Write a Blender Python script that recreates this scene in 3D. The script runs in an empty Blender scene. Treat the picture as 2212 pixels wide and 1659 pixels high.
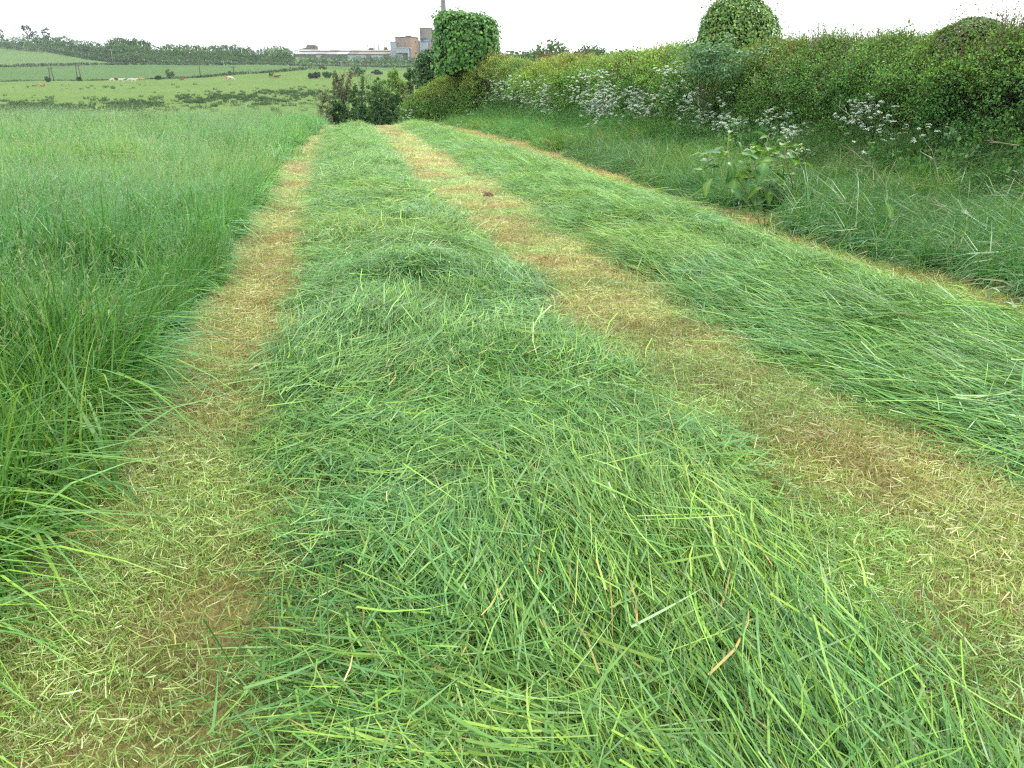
import bpy, math, random
import numpy as np
from mathutils import Vector, Matrix

SC = bpy.context.scene
COL = SC.collection
RNG = np.random.default_rng(11)
random.seed(11)

# ------------------------------------------------------------------ camera, light, exposure
EYE = 1.60
YAW = math.radians(12.25)          # the camera looks this far to the right of the swaths (+Y)
FPX, CX, CY, HOR = 1662.0, 1106.0, 829.5, 202.0
PITCH = math.atan((CY - HOR) / FPX)
SP, CP = math.sin(PITCH), math.cos(PITCH)

cam_d = bpy.data.cameras.new('camera')
cam = bpy.data.objects.new('camera', cam_d)
COL.objects.link(cam)
SC.camera = cam
cam.location = (0, 0, EYE)
cam.rotation_euler = (math.pi / 2 - PITCH, 0, -YAW)
cam_d.sensor_width = 36.0
cam_d.lens = 36.0 * FPX / 2212.0
cam_d.clip_start = 0.05
cam_d.clip_end = 8000

SUN_EL, SUN_AZ = math.radians(56), math.radians(70)   # azimuth from +Y towards +X
world = bpy.data.worlds.new('World')
SC.world = world
world.use_nodes = True
wn, wl = world.node_tree.nodes, world.node_tree.links
wn.clear()
w_out = wn.new('ShaderNodeOutputWorld')
w_bg = wn.new('ShaderNodeBackground')
w_bg.inputs['Strength'].default_value = 0.1
w_sky = wn.new('ShaderNodeTexSky')
w_sky.sky_type = 'NISHITA'
w_sky.sun_disc = False
w_sky.sun_elevation = SUN_EL
w_sky.sun_rotation = SUN_AZ
w_tc = wn.new('ShaderNodeTexCoord')
w_map = wn.new('ShaderNodeMapping')
w_map.inputs['Scale'].default_value = (1.2, 1.2, 7.0)
w_noise = wn.new('ShaderNodeTexNoise')
w_noise.inputs['Scale'].default_value = 2.2
w_noise.inputs['Detail'].default_value = 5
w_ramp = wn.new('ShaderNodeValToRGB')
w_ramp.color_ramp.elements[0].position = 0.30
w_ramp.color_ramp.elements[0].color = (0.50, 0.50, 0.50, 1)
w_ramp.color_ramp.elements[1].position = 0.62
w_ramp.color_ramp.elements[1].color = (1, 1, 1, 1)
w_mix = wn.new('ShaderNodeMixRGB')
w_mix.inputs['Color2'].default_value = (9.6, 10.0, 10.2, 1)      # the cloud sheet
wl.new(w_tc.outputs['Generated'], w_map.inputs['Vector'])
wl.new(w_map.outputs['Vector'], w_noise.inputs['Vector'])
wl.new(w_noise.outputs['Fac'], w_ramp.inputs['Fac'])
wl.new(w_ramp.outputs['Color'], w_mix.inputs['Fac'])
wl.new(w_sky.outputs['Color'], w_mix.inputs['Color1'])
wl.new(w_mix.outputs['Color'], w_bg.inputs['Color'])
wl.new(w_bg.outputs['Background'], w_out.inputs['Surface'])

sun_d = bpy.data.lights.new('sun', 'SUN')
sun_d.energy = 1.5
sun_d.angle = math.radians(10)
sun_d.color = (1.0, 0.95, 0.86)
sun = bpy.data.objects.new('sun', sun_d)
COL.objects.link(sun)
sdir = Vector((math.sin(SUN_AZ) * math.cos(SUN_EL), math.cos(SUN_AZ) * math.cos(SUN_EL), math.sin(SUN_EL)))
sun.rotation_euler = sdir.to_track_quat('Z', 'Y').to_euler()
sun.location = (0, 0, 50)

SC.view_settings.view_transform = 'Standard'
SC.view_settings.look = 'None'
SC.view_settings.gamma = 1
SC.view_settings.exposure = 1.22
SC.view_settings.use_curve_mapping = False
SC.render.engine = 'CYCLES'
SC.cycles.max_bounces = 4
SC.cycles.diffuse_bounces = 2
SC.cycles.use_adaptive_sampling = True
SC.cycles.adaptive_threshold = 0.015
SC.cycles.adaptive_min_samples = 32
SC.cycles.use_denoising = False
SC.cycles.filter_width = 1.3
SC.cycles.glossy_bounces = 1
SC.cycles.transmission_bounces = 3
SC.cycles.volume_bounces = 1
SC.cycles.transparent_max_bounces = 8

# ------------------------------------------------------------------ geometry of the view (used to find real places)
SY, CYW = math.sin(YAW), math.cos(YAW)

def uv2xy(u, v):
    return u * SY + v * CYW, u * CYW - v * SY

def xy2uv(x, y):
    return x * SY + y * CYW, x * CYW - y * SY

def slopes(px, py):
    """lateral and vertical per metre ahead, for a place seen at (px, py)"""
    dx, dy = px - CX, CY - py
    fh = FPX * CP + dy * SP
    return dx / fh, (-FPX * SP + dy * CP) / fh

def place(px, py, u):
    a, b = slopes(px, py)
    x, y = uv2xy(u, a * u)
    return Vector((x, y, EYE + b * u))

def on_ground(px, py, z=0.0):
    a, b = slopes(px, py)
    u = (EYE - z) / -b
    return uv2xy(u, a * u)

def px_of(u, v):
    """column in the photograph of a far place (near the horizon line)"""
    return CX + v / np.maximum(u, 1.0) * (FPX / CP)

# ------------------------------------------------------------------ noise
def _h(ix, iy, iz, seed):
    n = (ix * 374761393 + iy * 668265263 + iz * 2147483647 + seed * 974634777) & 0xffffffff
    n = ((n ^ (n >> 13)) * 1274126177) & 0xffffffff
    n = ((n ^ (n >> 15)) * 668265263) & 0xffffffff
    return ((n ^ (n >> 16)) & 0xffff) / 65535.0

def noise(x, y, z=0.0, seed=0):
    x, y, z = np.broadcast_arrays(np.asarray(x, float), np.asarray(y, float), np.asarray(z, float))
    ix, iy, iz = np.floor(x).astype(np.int64), np.floor(y).astype(np.int64), np.floor(z).astype(np.int64)
    fx, fy, fz = x - ix, y - iy, z - iz
    fx, fy, fz = [f * f * (3 - 2 * f) for f in (fx, fy, fz)]
    r = 0
    for a in (0, 1):
        for b in (0, 1):
            for c in (0, 1):
                w = (fx if a else 1 - fx) * (fy if b else 1 - fy) * (fz if c else 1 - fz)
                r = r + w * _h(ix + a, iy + b, iz + c, seed)
    return r

def fbm(x, y, z=0.0, seed=0, octaves=3):
    r, amp, tot = 0, 1.0, 0
    x, y, z = np.asarray(x, float), np.asarray(y, float), np.asarray(z, float)
    for k in range(octaves):
        r = r + amp * noise(x * 2 ** k, y * 2 ** k, z * 2 ** k, seed + k * 17)
        tot += amp
        amp *= 0.5
    return r / tot

def smooth(a, b, x):
    t = np.clip((np.asarray(x, float) - a) / (b - a), 0, 1)
    return t * t * (3 - 2 * t)

# ------------------------------------------------------------------ object helpers
def tag(o, label=None, cat=None, group=None, kind=None):
    if label: o['label'] = label
    if cat: o['category'] = cat
    if group: o['group'] = group
    if kind: o['kind'] = kind
    return o

def link(name, data, parent=None):
    o = bpy.data.objects.new(name, data)
    COL.objects.link(o)
    if parent is not None:
        o.parent = parent
    return o

def empty(name, loc=(0, 0, 0), rz=0.0):
    o = bpy.data.objects.new(name, None)
    COL.objects.link(o)
    o.location = loc
    o.rotation_euler = (0, 0, rz)
    o.empty_display_size = 0.3
    return o

class MB:
    """collects vertices, faces and a colour per vertex for ONE mesh"""
    def __init__(s):
        s.v, s.f, s.c, s.n = [], [], [], 0
    def add(s, v, f, col=(1, 1, 1)):
        v = np.asarray(v, float).reshape(-1, 3)
        s.v.append(v)
        s.f.extend([tuple(i + s.n for i in q) for q in f])
        c = np.asarray(col, float)
        if c.ndim == 1:
            c = np.tile(c[:3], (len(v), 1))
        s.c.append(c)
        s.n += len(v)
    def box(s, x0, x1, y0, y1, z0, z1, col=(1, 1, 1)):
        s.add([(x0, y0, z0), (x1, y0, z0), (x1, y1, z0), (x0, y1, z0), (x0, y0, z1), (x1, y0, z1), (x1, y1, z1), (x0, y1, z1)],
              [(0, 3, 2, 1), (4, 5, 6, 7), (0, 1, 5, 4), (1, 2, 6, 5), (2, 3, 7, 6), (3, 0, 4, 7)], col)
    def tube(s, pts, rad, sides=6, col=(1, 1, 1), cap=True):
        pts = [Vector(p) for p in pts]
        if np.isscalar(rad):
            rad = [rad] * len(pts)
        V, Fc = [], []
        for i, p in enumerate(pts):
            d = (pts[min(i + 1, len(pts) - 1)] - pts[max(i - 1, 0)]).normalized()
            a = d.cross(Vector((0.31, 0.17, 0.93)) if abs(d.z) < 0.9 else Vector((1, 0.1, 0))).normalized()
            b = d.cross(a)
            for k in range(sides):
                t = 2 * math.pi * k / sides
                V.append(p + (a * math.cos(t) + b * math.sin(t)) * rad[i])
        for i in range(len(pts) - 1):
            for k in range(sides):
                k2 = (k + 1) % sides
                Fc.append((i * sides + k, i * sides + k2, (i + 1) * sides + k2, (i + 1) * sides + k))
        if cap:
            Fc.append(tuple(range(sides))[::-1])
            Fc.append(tuple((len(pts) - 1) * sides + k for k in range(sides)))
        s.add([tuple(q) for q in V], Fc, col)
    def mesh(s, name, mat=None, smooth_faces=False):
        me = bpy.data.meshes.new(name)
        v = np.concatenate(s.v) if s.v else np.zeros((0, 3))
        me.from_pydata(v.tolist(), [], s.f)
        c = np.concatenate(s.c)
        at = me.attributes.new('col', 'FLOAT_COLOR', 'POINT')
        at.data.foreach_set('color', np.concatenate([c, np.ones((len(c), 1))], 1).astype(np.float32).ravel())
        if mat: me.materials.append(mat)
        if smooth_faces:
            me.polygons.foreach_set('use_smooth', [True] * len(me.polygons))
        me.update()
        return me
    def build(s, name, mat=None, parent=None, smooth_faces=False):
        return link(name, s.mesh(name, mat, smooth_faces), parent)

# ------------------------------------------------------------------ materials
def new_mat(name):
    m = bpy.data.materials.new(name)
    m.use_nodes = True
    nt = m.node_tree
    nt.nodes.clear()
    return m, nt.nodes, nt.links

def leaf_mat(name, rough=0.5, spec=0.35, trans=0.3, tinted=False, ob_color=False, trans_gain=1.25):
    m, N, L = new_mat(name)
    out = N.new('ShaderNodeOutputMaterial')
    at = N.new('ShaderNodeAttribute'); at.attribute_name = 'col'
    c = at.outputs['Color']
    def mul(c1, c2):
        mx = N.new('ShaderNodeMixRGB'); mx.blend_type = 'MULTIPLY'; mx.inputs['Fac'].default_value = 1
        L.new(c1, mx.inputs['Color1']); L.new(c2, mx.inputs['Color2'])
        return mx.outputs['Color']
    if tinted:
        a2 = N.new('ShaderNodeAttribute'); a2.attribute_type = 'INSTANCER'; a2.attribute_name = 'tint'
        c = mul(c, a2.outputs['Color'])
    if ob_color:
        oi = N.new('ShaderNodeObjectInfo')
        c = mul(c, oi.outputs['Color'])
    p = N.new('ShaderNodeBsdfPrincipled')
    p.inputs['Roughness'].default_value = rough
    p.inputs['Specular IOR Level'].default_value = spec
    L.new(c, p.inputs['Base Color'])
    if trans > 0:
        tr = N.new('ShaderNodeBsdfTranslucent')
        g = N.new('ShaderNodeMixRGB'); g.blend_type = 'MULTIPLY'; g.inputs['Fac'].default_value = 1
        g.inputs['Color2'].default_value = (trans_gain, trans_gain * 1.08, trans_gain * 0.6, 1)
        L.new(c, g.inputs['Color1']); L.new(g.outputs['Color'], tr.inputs['Color'])
        mx = N.new('ShaderNodeMixShader'); mx.inputs['Fac'].default_value = trans
        L.new(p.outputs['BSDF'], mx.inputs[1]); L.new(tr.outputs['BSDF'], mx.inputs[2])
        L.new(mx.outputs['Shader'], out.inputs['Surface'])
    else:
        L.new(p.outputs['BSDF'], out.inputs['Surface'])
    return m

def ground_mat(name, ramp, scale=1.0, detail=6, rough=0.9, bump=0.0, bump_scale=40.0, scale2=None, ramp2=None, fac2=0.5):
    """object-space noise through a colour ramp; a second finer ramp can be mixed in"""
    m, N, L = new_mat(name)
    out = N.new('ShaderNodeOutputMaterial')
    p = N.new('ShaderNodeBsdfPrincipled')
    p.inputs['Roughness'].default_value = rough
    p.inputs['Specular IOR Level'].default_value = 0.15
    tc = N.new('ShaderNodeTexCoord')
    def layer(sc, rp):
        n = N.new('ShaderNodeTexNoise'); n.inputs['Scale'].default_value = sc; n.inputs['Detail'].default_value = detail
        n.inputs['Roughness'].default_value = 0.62
        L.new(tc.outputs['Object'], n.inputs['Vector'])
        r = N.new('ShaderNodeValToRGB')
        el = r.color_ramp.elements
        for i, (ps, cc) in enumerate(rp):
            e = el[i] if i < 2 else el.new(ps)
            e.position = ps; e.color = (*cc, 1)
        L.new(n.outputs['Fac'], r.inputs['Fac'])
        return r.outputs['Color'], n
    c, _ = layer(scale, ramp)
    if ramp2:
        c2, _ = layer(scale2, ramp2)
        mx = N.new('ShaderNodeMixRGB'); mx.inputs['Fac'].default_value = fac2
        L.new(c, mx.inputs['Color1']); L.new(c2, mx.inputs['Color2'])
        c = mx.outputs['Color']
    L.new(c, p.inputs['Base Color'])
    if bump:
        n = N.new('ShaderNodeTexNoise'); n.inputs['Scale'].default_value = bump_scale; n.inputs['Detail'].default_value = 8
        L.new(tc.outputs['Object'], n.inputs['Vector'])
        b = N.new('ShaderNodeBump'); b.inputs['Strength'].default_value = 1.0; b.inputs['Distance'].default_value = bump
        L.new(n.outputs['Fac'], b.inputs['Height']); L.new(b.outputs['Normal'], p.inputs['Normal'])
    L.new(p.outputs['BSDF'], out.inputs['Surface'])
    return m

def solid_mat(name, col, rough=0.7, spec=0.3, var=0.15, scale=3.0, metallic=0.0, streak=False):
    """a plain surface with weathering noise"""
    m, N, L = new_mat(name)
    out = N.new('ShaderNodeOutputMaterial')
    p = N.new('ShaderNodeBsdfPrincipled')
    p.inputs['Roughness'].default_value = rough
    p.inputs['Specular IOR Level'].default_value = spec
    p.inputs['Metallic'].default_value = metallic
    tc = N.new('ShaderNodeTexCoord')
    n = N.new('ShaderNodeTexNoise'); n.inputs['Scale'].default_value = scale; n.inputs['Detail'].default_value = 6
    if streak:
        mp = N.new('ShaderNodeMapping'); mp.inputs['Scale'].default_value = (1, 1, 0.12)
        L.new(tc.outputs['Object'], mp.inputs['Vector']); L.new(mp.outputs['Vector'], n.inputs['Vector'])
    else:
        L.new(tc.outputs['Object'], n.inputs['Vector'])
    r = N.new('ShaderNodeValToRGB')
    r.color_ramp.elements[0].position = 0.25; r.color_ramp.elements[1].position = 0.75
    r.color_ramp.elements[0].color = (*[c * (1 - var) for c in col], 1)
    r.color_ramp.elements[1].color = (*[min(1, c * (1 + var)) for c in col], 1)
    L.new(n.outputs['Fac'], r.inputs['Fac']); L.new(r.outputs['Color'], p.inputs['Base Color'])
    L.new(p.outputs['BSDF'], out.inputs['Surface'])
    return m

# ------------------------------------------------------------------ instanced grass and sprigs
def scatter(name, pos, rot, scl, tint, protos, base=None, base_mat=None, parent=None):
    """one object whose points carry blades/sprigs (geometry nodes); BASE = (verts, faces) of a surface below them"""
    pos = np.asarray(pos, float)
    n = len(pos)
    bv, bf = base if base is not None else (np.zeros((0, 3)), [])
    nb = len(bv)
    me = bpy.data.meshes.new(name)
    V = np.concatenate([np.asarray(bv, float).reshape(-1, 3), pos])
    if bf:
        me.from_pydata(V.tolist(), [], bf)
    else:
        me.vertices.add(len(V))
        me.vertices.foreach_set('co', V.astype(np.float32).ravel())
    def put(nm, typ, arr, field, dim):
        at = me.attributes.new(nm, typ, 'POINT')
        full = np.zeros((nb + n, dim), np.float32) if dim > 1 else np.zeros(nb + n, np.float32)
        full[nb:] = arr
        at.data.foreach_set(field, full.ravel())
    put('rot', 'FLOAT_VECTOR', rot, 'vector', 3)
    put('scl', 'FLOAT', scl, 'value', 1)
    put('tint', 'FLOAT_VECTOR', tint, 'vector', 3)
    pick = me.attributes.new('pick', 'INT', 'POINT')
    pk = np.zeros(nb + n, np.int32); pk[nb:] = RNG.integers(0, len(protos), n)
    pick.data.foreach_set('value', pk)
    sel = me.attributes.new('sel', 'BOOLEAN', 'POINT')
    sb = np.zeros(nb + n, bool); sb[nb:] = True
    sel.data.foreach_set('value', sb)
    if base_mat: me.materials.append(base_mat)
    if bf: me.polygons.foreach_set('use_smooth', [True] * len(me.polygons))
    me.update()
    o = link(name, me, parent)
    ng = bpy.data.node_groups.new(name, 'GeometryNodeTree')
    ng.interface.new_socket('Geometry', in_out='INPUT', socket_type='NodeSocketGeometry')
    ng.interface.new_socket('Geometry', in_out='OUTPUT', socket_type='NodeSocketGeometry')
    N, L = ng.nodes, ng.links
    gi, go = N.new('NodeGroupInput'), N.new('NodeGroupOutput')
    iop = N.new('GeometryNodeInstanceOnPoints')
    L.new(gi.outputs[0], iop.inputs['Points'])
    def attr(nm, typ, sock):
        a = N.new('GeometryNodeInputNamedAttribute'); a.data_type = typ; a.inputs['Name'].default_value = nm
        L.new(next(q for q in a.outputs if q.enabled and q.name == 'Attribute'), iop.inputs[sock])
    attr('sel', 'BOOLEAN', 'Selection'); attr('rot', 'FLOAT_VECTOR', 'Rotation'); attr('scl', 'FLOAT', 'Scale')
    attr('pick', 'INT', 'Instance Index')
    iop.inputs['Pick Instance'].default_value = True
    jn = N.new('GeometryNodeJoinGeometry')
    for pr in protos:
        oi = N.new('GeometryNodeObjectInfo'); oi.inputs['Object'].default_value = pr; oi.inputs['As Instance'].default_value = True
        L.new(oi.outputs['Geometry'], jn.inputs[0])
    L.new(jn.outputs[0], iop.inputs['Instance'])
    j2 = N.new('GeometryNodeJoinGeometry')
    L.new(iop.outputs[0], j2.inputs[0])
    if bf:
        L.new(gi.outputs[0], j2.inputs[0])
    L.new(j2.outputs[0], go.inputs[0])
    md = o.modifiers.new('scatter', 'NODES'); md.node_group = ng
    return o

def proto(name, mb, mat):
    return bpy.data.objects.new(name, mb.mesh(name, mat))     # a source shape, never linked to the scene

def pick_cols(n, palette, rng, jitter=0.12):
    w = np.array([p[0] for p in palette], float); w /= w.sum()
    k = rng.choice(len(palette), n, p=w)
    c = np.array([p[1] for p in palette], float)[k]
    return c * (1 + rng.uniform(-jitter, jitter, (n, 1)))

def blades(mb, base, direc, length, width, bend, cols, segs=3, side=None, rng=RNG, kink=0.0, power=2.0):
    """strips of grass: BASE (n,3), DIREC unit (n,3), BEND vector (n,3) added as t^2"""
    n = len(base)
    if side is None:
        r = rng.normal(size=(n, 3))
        side = np.cross(direc, r)
        side /= np.linalg.norm(side, axis=1, keepdims=True) + 1e-9
    wob = rng.normal(size=(n, 3)) * kink
    rows = []
    for i in range(segs + 1):
        t = i / segs
        p = base + direc * (length * t)[:, None] + bend * (length * t ** power)[:, None] + wob * (length * math.sin(t * math.pi))[:, None]
        w = width * (1 - t ** 1.6) if i else width * 0.75
        if i < segs:
            rows.append(p - side * w[:, None] / 2); rows.append(p + side * w[:, None] / 2)
        else:
            rows.append(p)
    k = 2 * segs + 1
    V = np.stack(rows, 1).reshape(-1, 3)
    Fc = []
    for b in range(n):
        o = b * k
        for i in range(segs - 1):
            Fc.append((o + 2 * i, o + 2 * i + 1, o + 2 * i + 3, o + 2 * i + 2))
        Fc.append((o + 2 * segs - 2, o + 2 * segs - 1, o + 2 * segs))
    mb.add(V, Fc, np.repeat(cols, k, 0))

def leaves(mb, pos, tipdir, normal, length, width, cols, fold=0.18, droop=0.0, lobed=False):
    """folded leaves: POS stalk end, TIPDIR unit, NORMAL unit"""
    n = len(pos)
    side = np.cross(tipdir, normal)
    side /= np.linalg.norm(side, axis=1, keepdims=True) + 1e-9
    nr = np.cross(side, tipdir)
    L, W = length[:, None], width[:, None]
    if not lobed:
        p0 = pos
        p1 = pos + tipdir * L * 0.45 - side * W / 2 + nr * W * fold
        p2 = pos + tipdir * L * 0.45 + side * W / 2 + nr * W * fold
        p3 = pos + tipdir * L - nr * L * droop
        V = np.stack([p0, p1, p2, p3], 1).reshape(-1, 3)
        Fc = []
        for b in range(n):
            o = 4 * b
            Fc += [(o, o + 3, o + 1), (o, o + 2, o + 3)]
        mb.add(V, Fc, np.repeat(cols, 4, 0))
    else:
        q = [(0, 0, 0), (0.1, -.5, fold), (0.42, -.62, fold * 1.2), (0.62, -.28, fold * .5), (1, 0, -droop), (0.62, .28, fold * .5), (0.42, .62, fold * 1.2), (0.1, .5, fold)]
        V = np.stack([pos + tipdir * L * a + side * W * b * .8 + nr * W * c for a, b, c in q], 1).reshape(-1, 3)
        Fc = []
        for b in range(n):
            o = 8 * b
            Fc += [(o, o + 3, o + 2, o + 1), (o, o + 4, o + 3), (o, o + 5, o + 4), (o, o + 7, o + 6, o + 5)]
        mb.add(V, Fc, np.repeat(cols, 8, 0))

def unit(a):
    return a / (np.linalg.norm(a, axis=-1, keepdims=True) + 1e-9)

# ------------------------------------------------------------------ the lie of the land
EDGES = {
    'standing': [(30, 1500), (130, 1400), (225, 1320), (250, 1200), (300, 1080), (350, 960), (395, 840), (445, 740), (535, 615), (540, 540), (590, 430), (640, 330), (697, 268)],
    'row_a_left': [(520, 1659), (590, 1400), (655, 1280), (615, 1100), (592, 960), (580, 840), (625, 740), (642, 620), (652, 560), (662, 480), (690, 350), (705, 272)],
    'row_a_right': [(2150, 1640), (2000, 1480), (1860, 1330), (1720, 1180), (1680, 1080), (1600, 975), (1480, 880), (1340, 790), (1200, 690), (1165, 600), (1085, 560), (1000, 480), (905, 400), (850, 330), (795, 270)],
    'row_b_left': [(2212, 1050), (2050, 980), (1880, 880), (1700, 780), (1560, 700), (1400, 610), (1250, 520), (1150, 450), (1080, 400), (960, 330), (862, 270)],
    'row_b_right': [(2212, 702), (2050, 648), (1850, 590), (1680, 524), (1520, 462), (1400, 418), (1290, 388), (1180, 343), (1000, 292), (930, 269)],
    'verge': [(2212, 650), (2050, 610), (1900, 575), (1780, 530), (1650, 485), (1500, 440), (1350, 385), (1240, 345), (1100, 300), (950, 267)],
}
EDGE_XY = {}
for k, pts in EDGES.items():
    q = sorted([on_ground(*p) for p in pts], key=lambda t: t[1])
    EDGE_XY[k] = (np.array([t[1] for t in q]), np.array([t[0] for t in q]))

def edge(k, y):
    ys, xs = EDGE_XY[k]
    y = np.asarray(y, float)
    x = np.interp(y, ys, xs)
    if k in ('row_b_left', 'row_b_right', 'verge'):     # carried on towards the camera at the same bearing
        sl = (xs[3] - xs[0]) / (ys[3] - ys[0])
        x = np.where(y < ys[0], xs[0] + (y - ys[0]) * sl * 0.3, x)
    return x

HEDGE = np.array([(9.9, -2.0), (9.9, 10.0), (9.75, 25.0), (9.05, 42.0), (8.1, 46.0), (6.6, 49.0), (4.9, 50.6), (3.9, 51.2)])
def hedge_x(y):
    return np.interp(y, [-2, 10, 25, 42, 47, 52, 63], [9.9, 9.9, 9.75, 9.05, 8.2, 7.6, 6.8])

NEAR_U = [-300, 0, 42, 46, 52, 60, 75, 95]
NEAR_Z = [0, 0, -.03, -.22, -.8, -2.0, -3.4, -3.2]
FAR_U = np.array([130, 170, 220, 290, 350, 370, 430, 490, 520, 560, 600, 620, 700, 750, 1000, 3000], float)
FAR_PX = np.array([-1200, 0, 126, 257, 400, 556, 707, 850, 1100, 2400], float)
FAR_PY = np.array([
    [240, 228, 210, 192, 179, 177, 160, 146, 136, 122, 108, 98, 88, 84, 84, 150],
    [240, 228, 210, 192, 179, 177, 160, 146, 136, 122, 108, 102, 92, 90, 90, 150],
    [240, 228, 210, 192, 178, 176, 158, 143, 134, 122, 111, 107, 99, 97, 97, 150],
    [240, 227, 208, 190, 177, 174, 157, 140.5, 136, 130, 124, 121, 110, 106, 106, 150],
    [240, 226, 206, 188, 174, 170, 156, 140.5, 137, 133, 128, 126, 117, 115, 115, 150],
    [240, 225, 205, 186, 168, 160, 150, 140, 138, 134, 130, 128, 122, 120, 120, 150],
    [240, 224, 204, 180, 158, 150, 147, 144, 141, 138, 134, 132, 127, 126, 124, 150],
    [240, 224, 204, 182, 160, 154, 150, 146, 143, 140, 136, 134, 130, 129, 126, 150],
    [240, 224, 204, 184, 165, 158, 150, 146, 143, 140, 136, 134, 131, 130, 128, 150],
    [240, 224, 204, 184, 165, 158, 150, 146, 143, 140, 136, 134, 131, 130, 128, 150]])
FAR_Z = np.zeros_like(FAR_PY)
for i in range(FAR_PY.shape[0]):
    for j in range(FAR_PY.shape[1]):
        FAR_Z[i, j] = EYE + slopes(CX, FAR_PY[i, j])[1] * FAR_U[j]

def ground_z(x, y):
    x, y = np.broadcast_arrays(np.asarray(x, float), np.asarray(y, float))
    u, v = xy2uv(x, y)
    zn = np.interp(u, NEAR_U, NEAR_Z)
    px = px_of(u, v)
    col = np.clip(np.interp(px, FAR_PX, np.arange(len(FAR_PX))), 0, len(FAR_PX) - 1.001)
    i = np.floor(col).astype(int); t = col - i
    t = t * t * (3 - 2 * t)
    zf = np.zeros_like(u)
    for k in range(len(FAR_PX) - 1):
        m = i == k
        if m.any():
            a = np.interp(u[m], FAR_U, FAR_Z[k]); b = np.interp(u[m], FAR_U, FAR_Z[k + 1])
            zf[m] = a + (b - a) * t[m]
    w = smooth(88, 135, u)
    z = zn * (1 - w) + zf * w
    hx = hedge_x(np.clip(y, -2, 63))
    bank = 0.55 * smooth(hx - 1.7, hx - 0.1, x) * (1 - smooth(60, 90, y)) * smooth(-30, -6, y)
    return z + bank

def gz(x, y):
    return float(ground_z(x, y))

def ground_row(px, py):
    """the far ground point seen at (px, py)"""
    a, b = slopes(px, py)
    us = np.concatenate([np.arange(96, 400, 2.0), np.arange(400, 800, 4.0)])
    xs, ys = uv2xy(us, a * us)
    zz = ground_z(xs, ys)
    rz = EYE + b * us
    k = np.nonzero(zz >= rz)[0]
    j = k[0] if len(k) else len(us) - 1
    return Vector((xs[j], ys[j], zz[j]))

U_FIELD_END, U_PASTURE_END, U_MIDDLE_END = 66.0, 372.0, 490.0
us = np.concatenate([np.arange(-300, -20, 40.), np.arange(-20, -4, 2.), np.arange(-4, 66, 0.5), np.arange(66, 372, 4.), np.arange(372, 490, 6.), np.arange(490, 800, 8.), np.array([800, 850, 900, 1000, 1200, 1600, 2200, 3000.])])
vs = np.concatenate([-np.geomspace(3000, 60, 48), np.arange(-58, -16, 2.), np.arange(-16, 16, 0.5), np.arange(16, 60, 2.), np.geomspace(62, 3000, 44)])
UU, VV = np.meshgrid(us, vs, indexing='ij')
GX, GY = uv2xy(UU, VV)
GZ = ground_z(GX, GY)
GZ = GZ + np.where(UU > 100, (fbm(GX / 25, GY / 25, 0, 5) - .5) * 1.2 * smooth(100, 160, UU), (fbm(GX * 3, GY * 3, 0, 9) - .5) * 0.03)
GV = np.stack([GX, GY, GZ], -1).reshape(-1, 3)
nv = len(vs)
def ground_piece(name, cond, mat, label):
    idx, remap, F = [], {}, []
    for i in range(len(us) - 1):
        if not cond(0.5 * (us[i] + us[i + 1])):
            continue
        for j in range(nv - 1):
            F.append((i * nv + j, (i + 1) * nv + j, (i + 1) * nv + j + 1, i * nv + j + 1))
    F = np.array(F)
    used = np.unique(F)
    rm = np.zeros(len(GV), int); rm[used] = np.arange(len(used))
    me = bpy.data.meshes.new(name)
    me.from_pydata(GV[used].tolist(), [], [f[::-1] for f in rm[F].tolist()])
    me.materials.append(mat)
    me.polygons.foreach_set('use_smooth', [True] * len(me.polygons))
    o = link(name, me)
    tag(o, label, kind='structure')
    return o

M_SOIL = ground_mat('mown_ground', [(0.3, (.10, .075, .03)), (0.5, (.17, .14, .05)), (0.72, (.22, .20, .07))], 2.2, bump=0.02, bump_scale=60,
                    scale2=45.0, ramp2=[(0.3, (.07, .05, .02)), (0.7, (.27, .23, .08))], fac2=0.5)
M_PASTURE = ground_mat('pasture_turf', [(0.35, (.076, .145, .020)), (0.5, (.094, .164, .026)), (0.65, (.108, .172, .032))], 0.035, bump=0.25, bump_scale=1.2,
                       scale2=0.5, ramp2=[(0.35, (.064, .122, .018)), (0.65, (.116, .182, .034))], fac2=0.4)
M_MIDDLE = ground_mat('middle_turf', [(0.35, (.050, .108, .020)), (0.65, (.062, .124, .025))], 0.02, bump=0.2, bump_scale=1.0,
                      scale2=0.3, ramp2=[(0.3, (.047, .100, .018)), (0.7, (.066, .130, .026))], fac2=0.4)
M_HILL = ground_mat('hill_turf', [(0.35, (.074, .132, .036)), (0.65, (.090, .148, .044))], 0.02, bump=0.2, bump_scale=1.0,
                    scale2=0.3, ramp2=[(0.3, (.070, .126, .034)), (0.7, (.094, .154, .046))], fac2=0.4)
ground_piece('field_ground', lambda u: u < U_FIELD_END, M_SOIL, 'bare mown ground of the near field under the stubble and cut grass')
ground_piece('pasture', lambda u: U_FIELD_END < u < U_PASTURE_END, M_PASTURE, 'bright yellow green pasture with dark rushes and grazing cattle')
ground_piece('middle_field', lambda u: U_PASTURE_END < u < U_MIDDLE_END, M_MIDDLE, 'darker green grass field above the pasture')
ground_piece('hill', lambda u: u > U_MIDDLE_END, M_HILL, 'pale green hillside field rising to the wood')

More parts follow.
